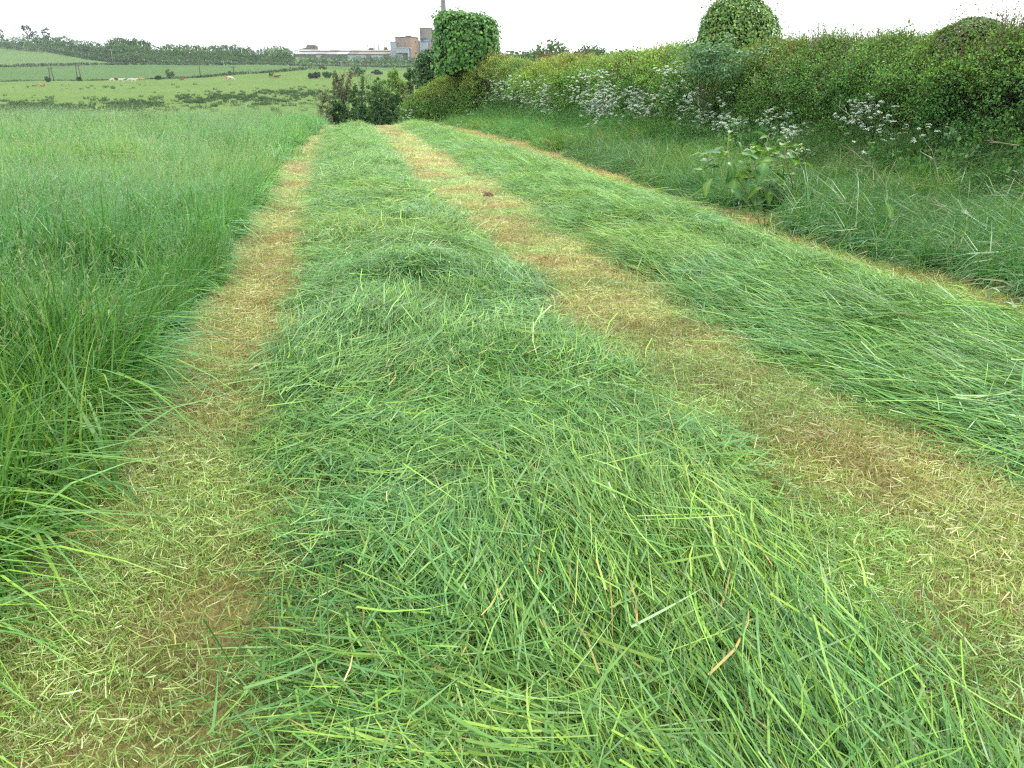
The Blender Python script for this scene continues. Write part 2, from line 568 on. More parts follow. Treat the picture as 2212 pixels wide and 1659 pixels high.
# ------------------------------------------------------------------ grass: source tufts
G_MEADOW = [(4, (.077, .237, .044)), (4, (.122, .301, .102)), (2.0, (.179, .371, .064)), (1.5, (.045, .154, .026)), (.04, (.38, .30, .14))]
G_CUT = [(4.4, (.092, .235, .045)), (2.4, (.115, .27, .075)), (2.8, (.19, .36, .052)), (1.3, (.035, .13, .02)), (0.16, (.38, .31, .09)), (0.06, (.42, .36, .22))]
G_STUB = [(4.2, (.46, .38, .17)), (3.2, (.40, .37, .13)), (1.5, (.26, .31, .08)), (2.0, (.28, .19, .105)), (1.8, (.60, .52, .30)), (0.6, (.17, .27, .06))]
G_VERGE = [(4.5, (.073, .213, .051)), (2.5, (.104, .244, .091)), (2.2, (.171, .317, .067)), (1.5, (.037, .122, .027)), (.2, (.403, .317, .146))]
M_GRASS = leaf_mat('grass_blade', 0.40, 0.36, 0.28, tinted=True)
M_CUT = leaf_mat('cut_grass_blade', 0.38, 0.38, 0.20, tinted=True)
M_STUB = leaf_mat('stubble_blade', 0.6, 0.25, 0.25, tinted=True)
M_MAT = ground_mat('matted_cut_grass', [(0.3, (.025, .06, .014)), (0.7, (.06, .12, .028))], 6.0, bump=0.03, bump_scale=50)  # mat colour darkened to deepen the shade in gaps between blades

def tall_tuft(i, n=44, hmin=.42, hmax=.78, pal=G_MEADOW, rad=.11, wmin=.003, wmax=.0065, heads=3, arch=.55, segs=4):
    rng = np.random.default_rng(100 + i)
    mb = MB()
    r, a = rad * np.sqrt(rng.random(n)), rng.random(n) * 6.283
    base = np.stack([r * np.cos(a), r * np.sin(a), np.full(n, -.02)], 1)
    d = unit(np.stack([rng.normal(.08, .20, n), rng.normal(0, .20, n), np.ones(n)], 1))
    ln = rng.uniform(hmin, hmax, n)
    ln[: n // 4] *= .6
    ba = rng.normal(0, 0.9, n)
    amt = np.where(rng.random(n) < .6, rng.uniform(.04, .4, n), rng.uniform(.5, arch * 1.1, n))
    bend = np.stack([np.cos(ba) * amt, np.sin(ba) * amt, -amt * rng.uniform(.5, 1.0, n)], 1)
    sd = unit(np.stack([-np.sin(ba) + rng.normal(0, .3, n), np.cos(ba) + rng.normal(0, .3, n), rng.normal(0, .2, n)], 1))
    wd = rng.uniform(wmin, wmax, n) * np.where(amt > .45, 1.25, .8)
    blades(mb, base, d, ln, wd, bend, pick_cols(n, pal, rng, .22), segs, sd, rng, .012, 2.7)
    for k in range(heads):                                  # flowering stems with a loose panicle
        b = np.array([[rng.normal(0, .05), rng.normal(0, .05), 0]])
        dd = unit(np.array([[rng.normal(.18, .15), rng.normal(0, .15), 1]]))
        L = rng.uniform(hmax * .95, hmax * 1.2)
        bd = np.array([[.18, rng.normal(0, .08), -.06]])
        c = np.array([[.20, .27, .11]])
        blades(mb, b, dd, np.array([L]), np.array([.0022]), bd, c, 4, None, rng)
        t = rng.uniform(.74, 1.0, 9)
        p = b + dd * (L * t)[:, None] + bd * (L * t * t)[:, None]
        q = unit(dd + rng.normal(0, .55, (9, 3)))
        blades(mb, p, q, rng.uniform(.015, .04, 9), rng.uniform(.004, .007, 9), np.zeros((9, 3)), pick_cols(9, [(2, (.17, .29, .12)), (1, (.23, .30, .15))], rng), 2, None, rng)
    return mb

def bundle(make, n, rad, mat, name, seed):
    """several tufts side by side in one source mesh"""
    rng = np.random.default_rng(seed)
    out = MB()
    for k in range(n):
        mb = make(seed * 10 + k)
        V = np.concatenate(mb.v); C = np.concatenate(mb.c)
        a = rng.uniform(0, 6.28) if n > 1 else 0.0
        a = a if n > 1 and rng.random() < .5 else rng.normal(0, .5) * (n > 1)
        c, s_ = math.cos(a), math.sin(a)
        q = rad * math.sqrt((k + .5) / n); w = k * 2.4 + rng.uniform(-.3, .3)
        V = np.stack([V[:, 0] * c - V[:, 1] * s_ + q * math.cos(w), V[:, 0] * s_ + V[:, 1] * c + q * math.sin(w), V[:, 2] * rng.uniform(.85, 1.1)], 1)
        out.add(V, mb.f, C)
    return proto(name, out, mat)

def cut_clump(i, n=84, spread=.22, lmin=.18, lmax=.48, pal=G_CUT, thick=.06, rad=.16):
    rng = np.random.default_rng(300 + i)
    mb = MB()
    ln = rng.uniform(lmin, lmax, n)
    yaw = rng.normal(0, spread, n)
    flip = rng.random(n) < .3
    yaw[flip] += math.pi
    pit = rng.normal(0.03, .13, n)
    d = np.stack([np.cos(yaw) * np.cos(pit), np.sin(yaw) * np.cos(pit), np.sin(pit)], 1)
    mid = np.stack([rng.normal(0, rad, n), rng.normal(0, rad, n), rng.uniform(0.0, thick, n)], 1)
    base = mid - d * (ln / 2)[:, None]
    bz = rng.normal(-.05, .12, n)
    bend = np.stack([rng.normal(0, .08, n), rng.normal(0, .16, n), bz], 1)
    cols = pick_cols(n, pal, rng, .28)
    w = rng.uniform(.004, .0095, n)
    stem = rng.random(n) < .28
    w[stem] = rng.uniform(.0025, .0042, stem.sum())
    cols[stem] = pick_cols(stem.sum(), [(3, (.19, .34, .065)), (.6, (.28, .36, .10))], rng)
    bend[stem] *= .35
    side = unit(np.cross(d, np.stack([rng.normal(0, .5, n), rng.normal(0, .5, n), np.ones(n)], 1)))
    blades(mb, base, d, ln, w, bend, cols, 3, side, rng, .02)
    return proto('cut_grass_clump', mb, M_CUT)

def stub_patch(i, n=250, rad=.20, hmin=.018, hmax=.055, pal=G_STUB):
    rng = np.random.default_rng(500 + i)
    mb = MB()
    base = np.stack([rng.uniform(-rad, rad, n), rng.uniform(-rad, rad, n), np.full(n, -.008)], 1)
    d = unit(np.stack([rng.normal(0, .45, n), rng.normal(0, .45, n), np.ones(n)], 1))
    lay = rng.random(n) < .28
    d[lay] = unit(np.stack([rng.normal(0, 1, lay.sum()), rng.normal(0, 1, lay.sum()), rng.normal(.12, .1, lay.sum())], 1))
    base[lay, 2] = rng.uniform(.004, .03, lay.sum())
    ln = rng.uniform(hmin, hmax, n)
    ln[lay] *= 1.6
    blades(mb, base, d, ln, rng.uniform(.0028, .0055, n), rng.normal(0, .12, (n, 3)), pick_cols(n, pal, rng, .2), 2, None, rng)
    return proto('stubble_patch', mb, M_STUB)

def near_tuft(i): return tall_tuft(i, n=24, wmin=.0075, wmax=.016, heads=int(i % 2 == 0), arch=1.05, segs=5)
def mid_tuft(i): return tall_tuft(i, n=22, wmin=.009, wmax=.018, heads=1, segs=4, arch=1.0)
def far_tuft(i): return tall_tuft(i, n=17, wmin=.012, wmax=.022, heads=1, segs=3, arch=.95)
def verge_tuft(i): return tall_tuft(i, n=30, hmin=.30, hmax=.62, pal=G_VERGE, heads=0, arch=1.2, segs=4, wmin=.006, wmax=.012)
def verge_far(i): return tall_tuft(i, n=18, hmin=.30, hmax=.62, pal=G_VERGE, heads=0, arch=1.1, segs=3, wmin=.009, wmax=.016)
T_EDGE = [bundle(near_tuft, 1, 0, M_GRASS, 'grass_tuft', 10 + i) for i in range(6)]
T_NEAR = [bundle(near_tuft, 7, .24, M_GRASS, 'grass_tuft', 20 + i) for i in range(6)]
T_MID = [bundle(mid_tuft, 10, .34, M_GRASS, 'grass_tuft', 30 + i) for i in range(6)]
T_FAR = [bundle(far_tuft, 16, .55, M_GRASS, 'grass_tuft', 40 + i) for i in range(6)]
T_VERGE = [bundle(verge_tuft, 4, .18, M_GRASS, 'verge_tuft', 50 + i) for i in range(6)]
T_VFAR = [bundle(verge_far, 6, .26, M_GRASS, 'verge_tuft', 60 + i) for i in range(6)]
T_CUT = [cut_clump(i) for i in range(8)]
T_MESS = [cut_clump(40 + i, n=76, spread=.75, lmin=.10, lmax=.32, thick=.06, rad=.15) for i in range(6)]
T_LONE = [cut_clump(70 + i, n=5, spread=.6, lmin=.12, lmax=.4, thick=.02, rad=.05) for i in range(5)]
T_STUB = [stub_patch(i) for i in range(8)]

def zone_points(zones, xr, cond, rng):
    """random points, ZONES = [(u0, u1, per square metre)] by distance ahead, kept where COND"""
    out, scl = [], []
    for u0, u1, dens, s in zones:
        v0, v1 = xr
        n = int((u1 - u0) * (v1 - v0) * dens)
        u, v = rng.uniform(u0, u1, n), rng.uniform(v0, v1, n)
        x, y = uv2xy(u, v)
        m = cond(x, y, u, v)
        out.append(np.stack([x[m], y[m]], 1)); scl.append(np.full(m.sum(), s))
    return np.concatenate(out), np.concatenate(scl)

def tint_field(x, y, seed, blue=.35, yellow=.3, scale=.5, dark=.2):
    """slow drifts between glaucous blades, sheen painted in, and yellow green growth"""
    a = fbm(x * scale, y * scale, 0, seed); b = fbm(x * scale * .6 + 9, y * scale * .6, 0, seed + 5)
    t = np.ones((len(x), 3))
    bl = smooth(.5, .72, a)[:, None]; ye = smooth(.5, .72, b)[:, None]
    t *= 1 + bl * blue * np.array([.35, .25, 1.5]); t *= 1 + ye * yellow * np.array([1.2, .35, -.4])
    return t * (1 - dark * smooth(.45, .7, fbm(x * scale * 1.7, y * scale * 1.7 + 4, 0, seed + 9))[:, None])

# standing meadow grass on the left
def standing_ok(x, y, u, v):
    e = edge('standing', np.clip(y, 1.5, 60)) + (fbm(x * 1.3, y * 1.3, 0, 3) - .5) * .30
    az = np.degrees(np.arctan2(x, np.maximum(y, .1)))
    return (x < e - .24 - .14 * smooth(6, 3, y)) & (y > .2) & ((az > -30) | (x > e - 3.5)) & (u < 62)
MEADOW = empty('meadow_grass')
tag(MEADOW, 'tall uncut meadow grass standing left of the mown strip', 'grass', kind='stuff')
def meadow(name, zones, cond, protos):
    P, S = zone_points(zones, (-38, 2), cond, RNG)
    x, y = P[:, 0], P[:, 1]
    dist_edge = edge('standing', np.clip(y, 1.5, 60)) - x
    lodged = smooth(.70, .76, fbm(x * .33, y * .22, 0, 61))                         # flattened hollows
    k = np.exp(-np.maximum(dist_edge, 0) / .28)
    lean = RNG.normal(.08, .12, len(x)) + np.where(RNG.random(len(x)) < .05, .36, .10) * np.exp(-np.maximum(dist_edge, 0) / .16) + lodged * .7
    yaw = -0.35 + (fbm(x * .35, y * .35, 0, 21) - .5) * 4.5 + RNG.normal(0, .5, len(x))
    yaw = yaw * (1 - k) + k * RNG.normal(-.45, .45, len(x))
    sc = S * RNG.uniform(.80, 1.15, len(x)) * (.55 + .9 * fbm(x * .9, y * .9, 0, 31, 2)) * (1 - .12 * k)
    tint = tint_field(x, y, 41, blue=.26, yellow=.25, scale=.7, dark=.22) * RNG.uniform(.82, 1.18, (len(x), 1))
    far = smooth(3, 18, np.hypot(x, y))[:, None]  # paler and bluer away from the camera, sky sheen put into the tint
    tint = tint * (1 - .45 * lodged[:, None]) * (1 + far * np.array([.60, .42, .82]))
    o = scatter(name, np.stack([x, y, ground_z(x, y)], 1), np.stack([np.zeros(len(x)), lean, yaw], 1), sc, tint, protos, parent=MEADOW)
    o['kind'] = 'stuff'
    print(name, len(x))
def e_dist(x, y): return edge('standing', np.clip(y, 1.5, 60)) - x
meadow('fringe_grass', [(0, 8, 130, .95), (8, 16, 80, 1.0)], lambda x, y, u, v: standing_ok(x, y, u, v) & (e_dist(x, y) < .55), T_EDGE)
meadow('near_grass', [(0, 7, 15, 1.0)], lambda x, y, u, v: standing_ok(x, y, u, v) & (e_dist(x, y) > .45), T_NEAR)
meadow('middle_grass', [(7, 16, 7.5, 1.02)], lambda x, y, u, v: standing_ok(x, y, u, v) & (e_dist(x, y) > .45), T_MID)
meadow('far_grass', [(16, 26, 3.6, 1.1), (26, 62, 2.8, 1.18)], lambda x, y, u, v: standing_ok(x, y, u, v) & (e_dist(x, y) > .35), T_FAR)

# stubble on everything that has been mown
def mown_ok(x, y, u, v):
    yc = np.clip(y, 1.5, 60)
    lo = edge('standing', yc) - .25; hi = edge('verge', y) + .45
    a0, a1 = edge('row_a_left', yc), edge('row_a_right', yc)
    b0, b1 = edge('row_b_left', y), edge('row_b_right', y)
    inrow = ((x > a0 + .35) & (x < a1 - .35) & (u > 7)) | ((x > b0 + .35) & (x < b1 - .5) & (u > 2))
    az = np.degrees(np.arctan2(x, np.maximum(y, .1)))
    return (x > lo) & (x < hi) & ~inrow & (u < 54) & (y > .3) & (az < 58)
P, S = zone_points([(.8, 5, 85, 1.0), (5, 10, 54, 1.1), (10, 20, 26, 1.3), (20, 54, 13, 1.8)], (-16, 12), mown_ok, RNG)
x, y = P[:, 0], P[:, 1]
t0 = fbm(x * 1.1, y * 1.1, 0, 71)[:, None]; t1 = fbm(x * 3.2, y * 3.2, 0, 75)[:, None]
tint = np.array([1.20, 1.36, 1.45]) * (.80 + .4 * RNG.random((len(x), 1)))
br = smooth(.50, .66, t1); gr = smooth(.50, .68, t0)
tint *= (1 + br * np.array([-.20, -.36, -.32])) * (1 + gr * np.array([-.24, .02, -.10]))
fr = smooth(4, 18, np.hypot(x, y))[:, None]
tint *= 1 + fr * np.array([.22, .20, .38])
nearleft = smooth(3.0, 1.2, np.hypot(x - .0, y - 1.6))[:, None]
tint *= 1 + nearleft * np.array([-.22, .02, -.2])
strip = smooth(-.25, .05, x - edge('row_b_right', y))[:, None]
tint *= 1 + strip * np.array([.0, -.16, -.25])
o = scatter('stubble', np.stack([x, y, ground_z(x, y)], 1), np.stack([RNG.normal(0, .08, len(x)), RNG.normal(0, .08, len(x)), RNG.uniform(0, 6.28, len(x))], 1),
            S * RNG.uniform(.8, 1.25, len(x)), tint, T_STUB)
tag(o, 'short yellow brown stubble on the freshly mown strips', 'stubble', kind='stuff')
print('stubble', len(x))

# windrows of cut grass
HUMP = on_ground(900, 640)
HUMP2 = on_ground(1240, 1180)
HOLE = [on_ground(1330, 1420), on_ground(1420, 1600), on_ground(930, 690)]
def row_h(which, x, y):
    yc = np.clip(y, 1.5, 60)
    if which == 'a':
        a, b = edge('row_a_left', yc), edge('row_a_right', yc); H = .085 + .085 * smooth(2.5, 9, y)
    else:
        a, b = edge('row_b_left', y), edge('row_b_right', y); H = .17
    t = np.clip((x - a) / np.maximum(b - a, .1), 0, 1)
    h = H * np.sin(np.pi * t) ** .55 * (.45 + .9 * fbm(x * 1.5, y * 1.1, 0, 81)) + .055 * (fbm(x * 5, y * 5, 0, 85) - .5) * np.sin(np.pi * t)
    if which == 'a':
        h = h + .16 * np.exp(-(((x - HUMP[0]) / .45) ** 2 + ((y - HUMP[1] - .35) / .28) ** 2)) * (t > 0) * (t < 1)
        h = h + .06 * np.exp(-(((x - HUMP2[0]) / .5) ** 2 + ((y - HUMP2[1]) / .5) ** 2)) * (t > 0) * (t < 1)
        for hx_, hy_ in HOLE:
            h = h * (1 - .8 * np.exp(-(((x - hx_) / .16) ** 2 + ((y - hy_) / .16) ** 2)))
    else:                                               # a furrow between the two lays of the second row
        h = h * (1 - .5 * np.exp(-((t - .58) / .07) ** 2)) * (1 - .45 * smooth(.62, .95, t))
    return h, t

def windrow(which, name, label, seed, xr):
    L_, R_ = ('row_a_left', 'row_a_right') if which == 'a' else ('row_b_left', 'row_b_right')
    y0 = .9 if which == 'a' else -.5
    ys = np.concatenate([np.arange(y0, 12, .08), np.arange(12, 56, .25)])
    ts = np.linspace(0, 1, 25)
    YY, TT = np.meshgrid(ys, ts, indexing='ij')
    yc = np.clip(YY, 1.5, 60) if which == 'a' else YY
    XX = edge(L_, yc) + .12 + TT * (edge(R_, yc) - edge(L_, yc) - .24)
    h, _ = row_h(which, XX, YY)
    ZZ = ground_z(XX, YY) + h - .035
    base = np.stack([XX, YY, ZZ], -1).reshape(-1, 3)
    nt = len(ts)
    bf = [(i * nt + j, i * nt + j + 1, (i + 1) * nt + j + 1, (i + 1) * nt + j) for i in range(len(ys) - 1) for j in range(nt - 1)]
    def ok(x, y, u, v):
        yc = np.clip(y, 1.5, 60) if which == 'a' else y
        a, b = edge(L_, yc), edge(R_, yc)
        rag = (fbm(x * 2.4, y * 2.4, 0, seed) - .5) * .34 - .10
        m = (x > a - rag) & (x < b + rag) & (u < 55) & (y > y0)
        if which == 'a':
            keep = np.ones(len(x))
            for hx_, hy_ in HOLE[:2]:
                keep *= 1 - .75 * np.exp(-(((x - hx_) / .15) ** 2 + ((y - hy_) / .2) ** 2))
            m &= RNG.random(len(x)) < keep
        return m
    P, S = zone_points([(.6, 5, 84, 1.0), (5, 10, 62, 1.05), (10, 22, 34, 1.2), (22, 56, 16, 1.5)], xr, ok, RNG)
    x, y = P[:, 0], P[:, 1]
    h, t = row_h(which, x, y)
    e = .05
    gx = (row_h(which, x + e, y)[0] - h) / e; gy = (row_h(which, x, y + e)[0] - h) / e
    if which == 'a':
        ang = math.pi / 2 + (fbm(x * 1.1, y * .8, 0, seed + 1) - .5) * 3.0 + (t - .5) * -.7
        # long combed lay running out of the middle towards the lower right
        comb = np.exp(-((t - .62) / .16) ** 2) * smooth(6.0, 3.5, y)
        ang = ang * (1 - comb) + comb * (math.pi / 2 + .35 - .5 * smooth(.5, .9, t))
        sd = .30
    else:
        ang = math.pi / 2 + .50 + (fbm(x * .7, y * .5, 0, seed + 1) - .5) * 1.5 - .35 * smooth(.55, .7, t)
        sd = .22
    ang = ang + RNG.normal(0, sd, len(x))
    pit = np.arctan(np.clip(gx * np.cos(ang) + gy * np.sin(ang), -.8, .8)); rol = np.arctan(np.clip(-gx * np.sin(ang) + gy * np.cos(ang), -.8, .8))
    pit = pit + RNG.normal(.02, .10, len(x))
    z = ground_z(x, y) + h - .015 + RNG.uniform(-.02, .025, len(x))
    tint = tint_field(x, y, seed + 3, blue=.48, yellow=.22, scale=1.5, dark=.12)
    tint *= RNG.uniform(.82, 1.22, (len(x), 1)) * (1.06 if which == 'a' else 1.14)
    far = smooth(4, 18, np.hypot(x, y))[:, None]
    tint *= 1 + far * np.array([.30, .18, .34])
    mess = (fbm(x * .9, y * .9, 3, seed + 7) > (.55 if which == 'a' else .62))
    rot = np.stack([rol, -pit, ang], 1)
    sc = S * RNG.uniform(.8, 1.2, len(x))
    root = empty(name, (0, 0, 0))
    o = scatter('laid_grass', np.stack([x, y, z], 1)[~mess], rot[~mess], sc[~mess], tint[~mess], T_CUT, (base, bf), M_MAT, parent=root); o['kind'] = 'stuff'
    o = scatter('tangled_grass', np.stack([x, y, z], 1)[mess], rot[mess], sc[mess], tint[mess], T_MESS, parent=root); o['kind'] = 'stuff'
    tag(root, label, 'windrow', 'windrows of cut grass', kind='stuff')
    print(name, len(x))
windrow('a', 'cut_grass_windrow', 'broad swath of cut green grass lying down the middle between two stubble strips', 91, (-8, 5))
windrow('b', 'cut_grass_windrow', 'combed swath of cut grass lying nearer the hedge beside the narrow stubble strip', 131, (-8, 12))

# loose cut blades strewn over the stubble
def strew_ok(x, y, u, v):
    yc = np.clip(y, 1.5, 60)
    lo = edge('standing', yc) - .05; hi = edge('verge', y)
    m = (x > lo) & (x < hi) & (u < 30) & (y > .6)
    d = np.minimum.reduce([np.abs(x - edge('row_a_left', yc)), np.abs(x - edge('row_a_right', yc)), np.abs(x - edge('row_b_left', y))])
    return m & (RNG.random(len(x)) < .10 + .9 * np.exp(-d / .12))
P, S = zone_points([(.8, 6, 15, .9), (6, 30, 6, 1.0)], (-8, 10), strew_ok, RNG)
x, y = P[:, 0], P[:, 1]
o = scatter('strewn_grass', np.stack([x, y, ground_z(x, y) + .03], 1), np.stack([RNG.normal(0, .12, len(x)), RNG.normal(0, .12, len(x)), RNG.uniform(0, 6.28, len(x))], 1), S * RNG.uniform(.6, 1.1, len(x)),
            tint_field(x, y, 151), T_LONE)
tag(o, 'loose green blades strewn along the edges of the stubble', 'grass', kind='stuff')

# rough verge at the hedge foot
def verge_ok(x, y, u, v):
    e = edge('verge', y) + (fbm(x * 1.5, y * 1.5, 0, 161) - .5) * .25
    return (x > e + .12) & (x < hedge_x(y) + .25) & (u < 62) & (y > 1.0)
VERGE = empty('verge_grass')
tag(VERGE, 'long dark green grass flopping over the verge below the hedge', 'grass', kind='stuff')
for nm, zones, pr in (('near_verge', [(1, 20, 34, 1.1)], T_VERGE), ('far_verge', [(20, 34, 15, 1.2), (34, 62, 9, 1.3)], T_VFAR)):
  P, S = zone_points(zones, (-8, 12), verge_ok, RNG)
  dk = on_ground(1640, 470); kp = np.hypot(P[:, 0] - dk[0] + .1, (P[:, 1] - dk[1]) * .6) > .62
  P, S = P[kp], S[kp]
  x, y = P[:, 0], P[:, 1]
  d0 = x - edge('verge', y)
  lean = RNG.normal(.42, .20, len(x)) + .45 * np.exp(-d0 / .35)
  yaw = math.pi + .75 + (fbm(x * .6, y * .5, 0, 171) - .5) * 2.6 + RNG.normal(0, .4, len(x))
  tint = tint_field(x, y, 181, blue=.16, yellow=.25, scale=.6, dark=.2)
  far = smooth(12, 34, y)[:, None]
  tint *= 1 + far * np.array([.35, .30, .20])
  o = scatter(nm, np.stack([x, y, ground_z(x, y)], 1), np.stack([np.zeros(len(x)), lean, yaw], 1), S * RNG.uniform(.75, 1.35, len(x)) * (.7 + .6 * fbm(x * 1.1, y * 1.1, 0, 187, 2)), tint, pr, parent=VERGE); o['kind'] = 'stuff'
  print('verge', len(x))

# ------------------------------------------------------------------ the hedge
M_SPRIG = leaf_mat('hawthorn_leaf', 0.45, 0.4, 0.25, tinted=True)
M_LEAF = leaf_mat('leaf', 0.42, 0.42, 0.25)
M_LEAF_OB = leaf_mat('crown_leaf', 0.6, 0.25, 0.2, ob_color=True)
M_WOOD = solid_mat('grey_brown_bark', (.12, .095, .07), 0.9, 0.1, 0.4, 6.0)
M_CORE = ground_mat('twig_shade', [(0.3, (.018, .022, .010)), (0.7, (.045, .055, .022))], 5.0, bump=0.08, bump_scale=14)  # twig and leaf tone with the inner shade painted in
P_HAW = [(4, (.098, .258, .048)), (3, (.149, .336, .060)), (2, (.209, .390, .067)), (.5, (.269, .281, .090)), (1, (.060, .172, .045))]
P_RED = [(3, (.19, .12, .065)), (2, (.16, .17, .05)), (3, (.22, .10, .07)), (1, (.10, .17, .04))]

def sprig(i, n=44, L=.32, ls=.031, pal=P_HAW, rad=.09, mat=None, twig=(.10, .075, .05), name='hedge_sprig'):
    rng = np.random.default_rng(700 + i)
    mb = MB()
    for k in range(4):
        d = unit(np.array([rng.normal(0, .5), rng.normal(0, .5), 1.0]))
        mb.tube([(0, 0, 0), tuple(d * L * .5 + rng.normal(0, .01, 3)), tuple(d * L)], [.0035, .0025, .001], 3, twig, cap=False)
        m = n // 4
        t = rng.uniform(.15, 1.0, m)
        pos = d[None] * (L * t)[:, None] + rng.normal(0, rad * .22, (m, 3))
        td = unit(rng.normal(0, 1, (m, 3)) + d * .6)
        nr = unit(rng.normal(0, .6, (m, 3)) + np.array([0, 0, .9]))
        ln = rng.uniform(.7, 1.4, m) * ls
        leaves(mb, pos, td, nr, ln, ln * rng.uniform(.6, .9, m), pick_cols(m, pal, rng, .2), fold=.2)
    return proto(name, mb, mat or M_SPRIG)

def shoot(i, n=16, L=.45, ls=.022, pal=P_RED):
    rng = np.random.default_rng(900 + i)
    mb = MB()
    d = unit(np.array([rng.normal(0, .15), rng.normal(0, .15), 1.0]))
    b = rng.normal(0, .05, 3)
    pt = lambda t: d * L * t + b * L * t * t
    mb.tube([tuple(pt(0)), tuple(pt(.5)), tuple(pt(1))], [.0035, .0025, .001], 3, (.16, .09, .05), cap=False)
    t = rng.uniform(.1, 1.0, n)
    pos = np.stack([pt(q) for q in t])
    td = unit(rng.normal(0, .7, (n, 3)) + d * .8)
    ln = rng.uniform(.7, 1.4, n) * ls * (1.2 - .5 * t)
    leaves(mb, pos, td, unit(rng.normal(0, 1, (n, 3))), ln, ln * .7, pick_cols(n, pal, rng, .2), fold=.2)
    return proto('hedge_shoot', mb, M_SPRIG)

T_SPRIG = [sprig(i) for i in range(8)]
T_SPRIG_FAR = [sprig(20 + i, n=40, L=.40, ls=.046, rad=.14) for i in range(6)]
T_SHOOT = [shoot(i) for i in range(7)]

HW = 1.5                                          # depth of the hedge, front to back
seg = np.linalg.norm(np.diff(HEDGE, axis=0), axis=1)
HS = np.concatenate([[0], np.cumsum(seg)])
def hedge_surface(s, q):
    """s metres along the hedge, q: 0 foot of the face, 1 shoulder, 2 back of the top"""
    bx, by = np.interp(s, HS, HEDGE[:, 0]), np.interp(s, HS, HEDGE[:, 1])
    e = .5
    tx, ty = np.interp(s + e, HS, HEDGE[:, 0]) - np.interp(s - e, HS, HEDGE[:, 0]), np.interp(s + e, HS, HEDGE[:, 1]) - np.interp(s - e, HS, HEDGE[:, 1])
    l = np.hypot(tx, ty) + 1e-9
    nx, ny = ty / l, -tx / l                      # away from the field
    H = 2.02 + .25 * (fbm(s * .22, 0, 0, 201) - .5) + .16 * (fbm(s * .9, 3, 0, 203) - .5) + -.36 * smooth(20, 12, by) - .06 * smooth(12, 8, by) + .18 * smooth(30, 42, by) + .70 * smooth(41, 47, by)
    H = H * (.35 + .65 * np.sqrt(np.clip((HS[-1] - s) / 3.0, 0, 1)))
    f = np.clip(q, 0, 1); g = np.clip(q - 1, 0, 1)
    off = .22 * (1 - np.sin(np.pi * np.clip(f * .75 + .1, 0, 1))) + .45 * smooth(.72, 1.0, f) + g * (HW - .45)
    z = H * (f - .07 * smooth(.8, 1, f)) + .16 * np.sin(np.pi * g) - .25 * smooth(.6, 1, g)
    b = (fbm(s * .7, z * 1.0, 0, 211) - .5) * .55 * (1 - .5 * f) + (fbm(s * 2.4, z * 2.8, 0, 215) - .5) * .55
    off = off - b * (1 - g * .6)
    x, y = bx + nx * off, by + ny * off
    zz = ground_z(bx, by) + z + b * .25 * g
    out = np.stack([-nx * (1 - g) , -ny * (1 - g), .15 + g], -1)
    return np.stack([x, y, zz], -1), unit(out), b

hedge = empty('hawthorn_hedge', (9.9, 8, 0))
hedge.location = (0, 0, 0)
tag(hedge, 'long clipped hawthorn hedge running along the verge on the right of the mown field', 'hedge')
# dark shell with the shade among twigs in its colour: branches
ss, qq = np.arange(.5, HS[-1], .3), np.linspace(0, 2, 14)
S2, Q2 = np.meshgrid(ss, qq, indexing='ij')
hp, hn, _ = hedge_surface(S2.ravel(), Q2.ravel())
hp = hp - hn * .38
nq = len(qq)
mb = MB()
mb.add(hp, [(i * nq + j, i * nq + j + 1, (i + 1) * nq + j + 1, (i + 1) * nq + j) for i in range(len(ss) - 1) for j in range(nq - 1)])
mb.build('shade_shell', M_CORE, hedge, True)

def hedge_part(name, s0, s1, dens, protos, scale, seed, qmax=2.0):
    rng = np.random.default_rng(seed)
    n = int((s1 - s0) * 3.7 * dens)
    s = rng.uniform(s0, s1, n); q = rng.uniform(0, qmax, n) ** .95
    p, nrm, b = hedge_surface(s, q)
    hol = fbm(s * .55, q * 1.6, 0, seed + 31)
    keep = rng.random(n) < (.10 + .90 * smooth(-.18, .08, b)) * (1 - .8 * smooth(.56, .70, hol) * (q < .85)) 
    s, q, p, nrm, b = s[keep], q[keep], p[keep], nrm[keep], b[keep]
    n = len(s)
    p = p + nrm * (.10 - rng.random(n) * .36)[:, None] + rng.normal(0, .05, (n, 3))
    d = unit(nrm + rng.normal(0, .55, (n, 3)) + np.array([0, 0, .35]))
    # euler that takes +Z to d
    rx = np.zeros(n); ry = np.arccos(np.clip(d[:, 2], -1, 1)); rz = np.arctan2(d[:, 1], d[:, 0])
    hgt = p[:, 2] - ground_z(p[:, 0], p[:, 1])
    tint = np.ones((n, 3)) * rng.uniform(.65, 1.35, (n, 1))
    a = fbm(s * .35, hgt * .7, 0, seed + 1)[:, None]; c = fbm(s * 1.3, hgt * 1.5, 0, seed + 2)[:, None]
    tint *= 1 + smooth(.5, .7, a) * np.array([.28, .16, .0]) + smooth(.52, .7, c) * np.array([-.25, -.12, .1])
    top = smooth(1.2, 2.1, hgt + (c[:, 0] - .5) * .8)[:, None]
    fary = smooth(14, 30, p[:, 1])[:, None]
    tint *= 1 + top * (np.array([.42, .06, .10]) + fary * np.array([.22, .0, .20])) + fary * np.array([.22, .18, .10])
    o = scatter(name, p, np.stack([rx, ry, rz], 1), scale * rng.uniform(.55, 1.45, n), tint, protos, parent=hedge)
    o['kind'] = 'stuff'
    print(name, n)
hedge_part('foliage', 6.0, 22, 300, T_SPRIG, 1.0, 221)
hedge_part('foliage', 0.5, 6.0, 130, T_SPRIG_FAR, 1.0, 222)
hedge_part('foliage', 22, HS[-1] - .3, 170, T_SPRIG_FAR, 1.0, 223)

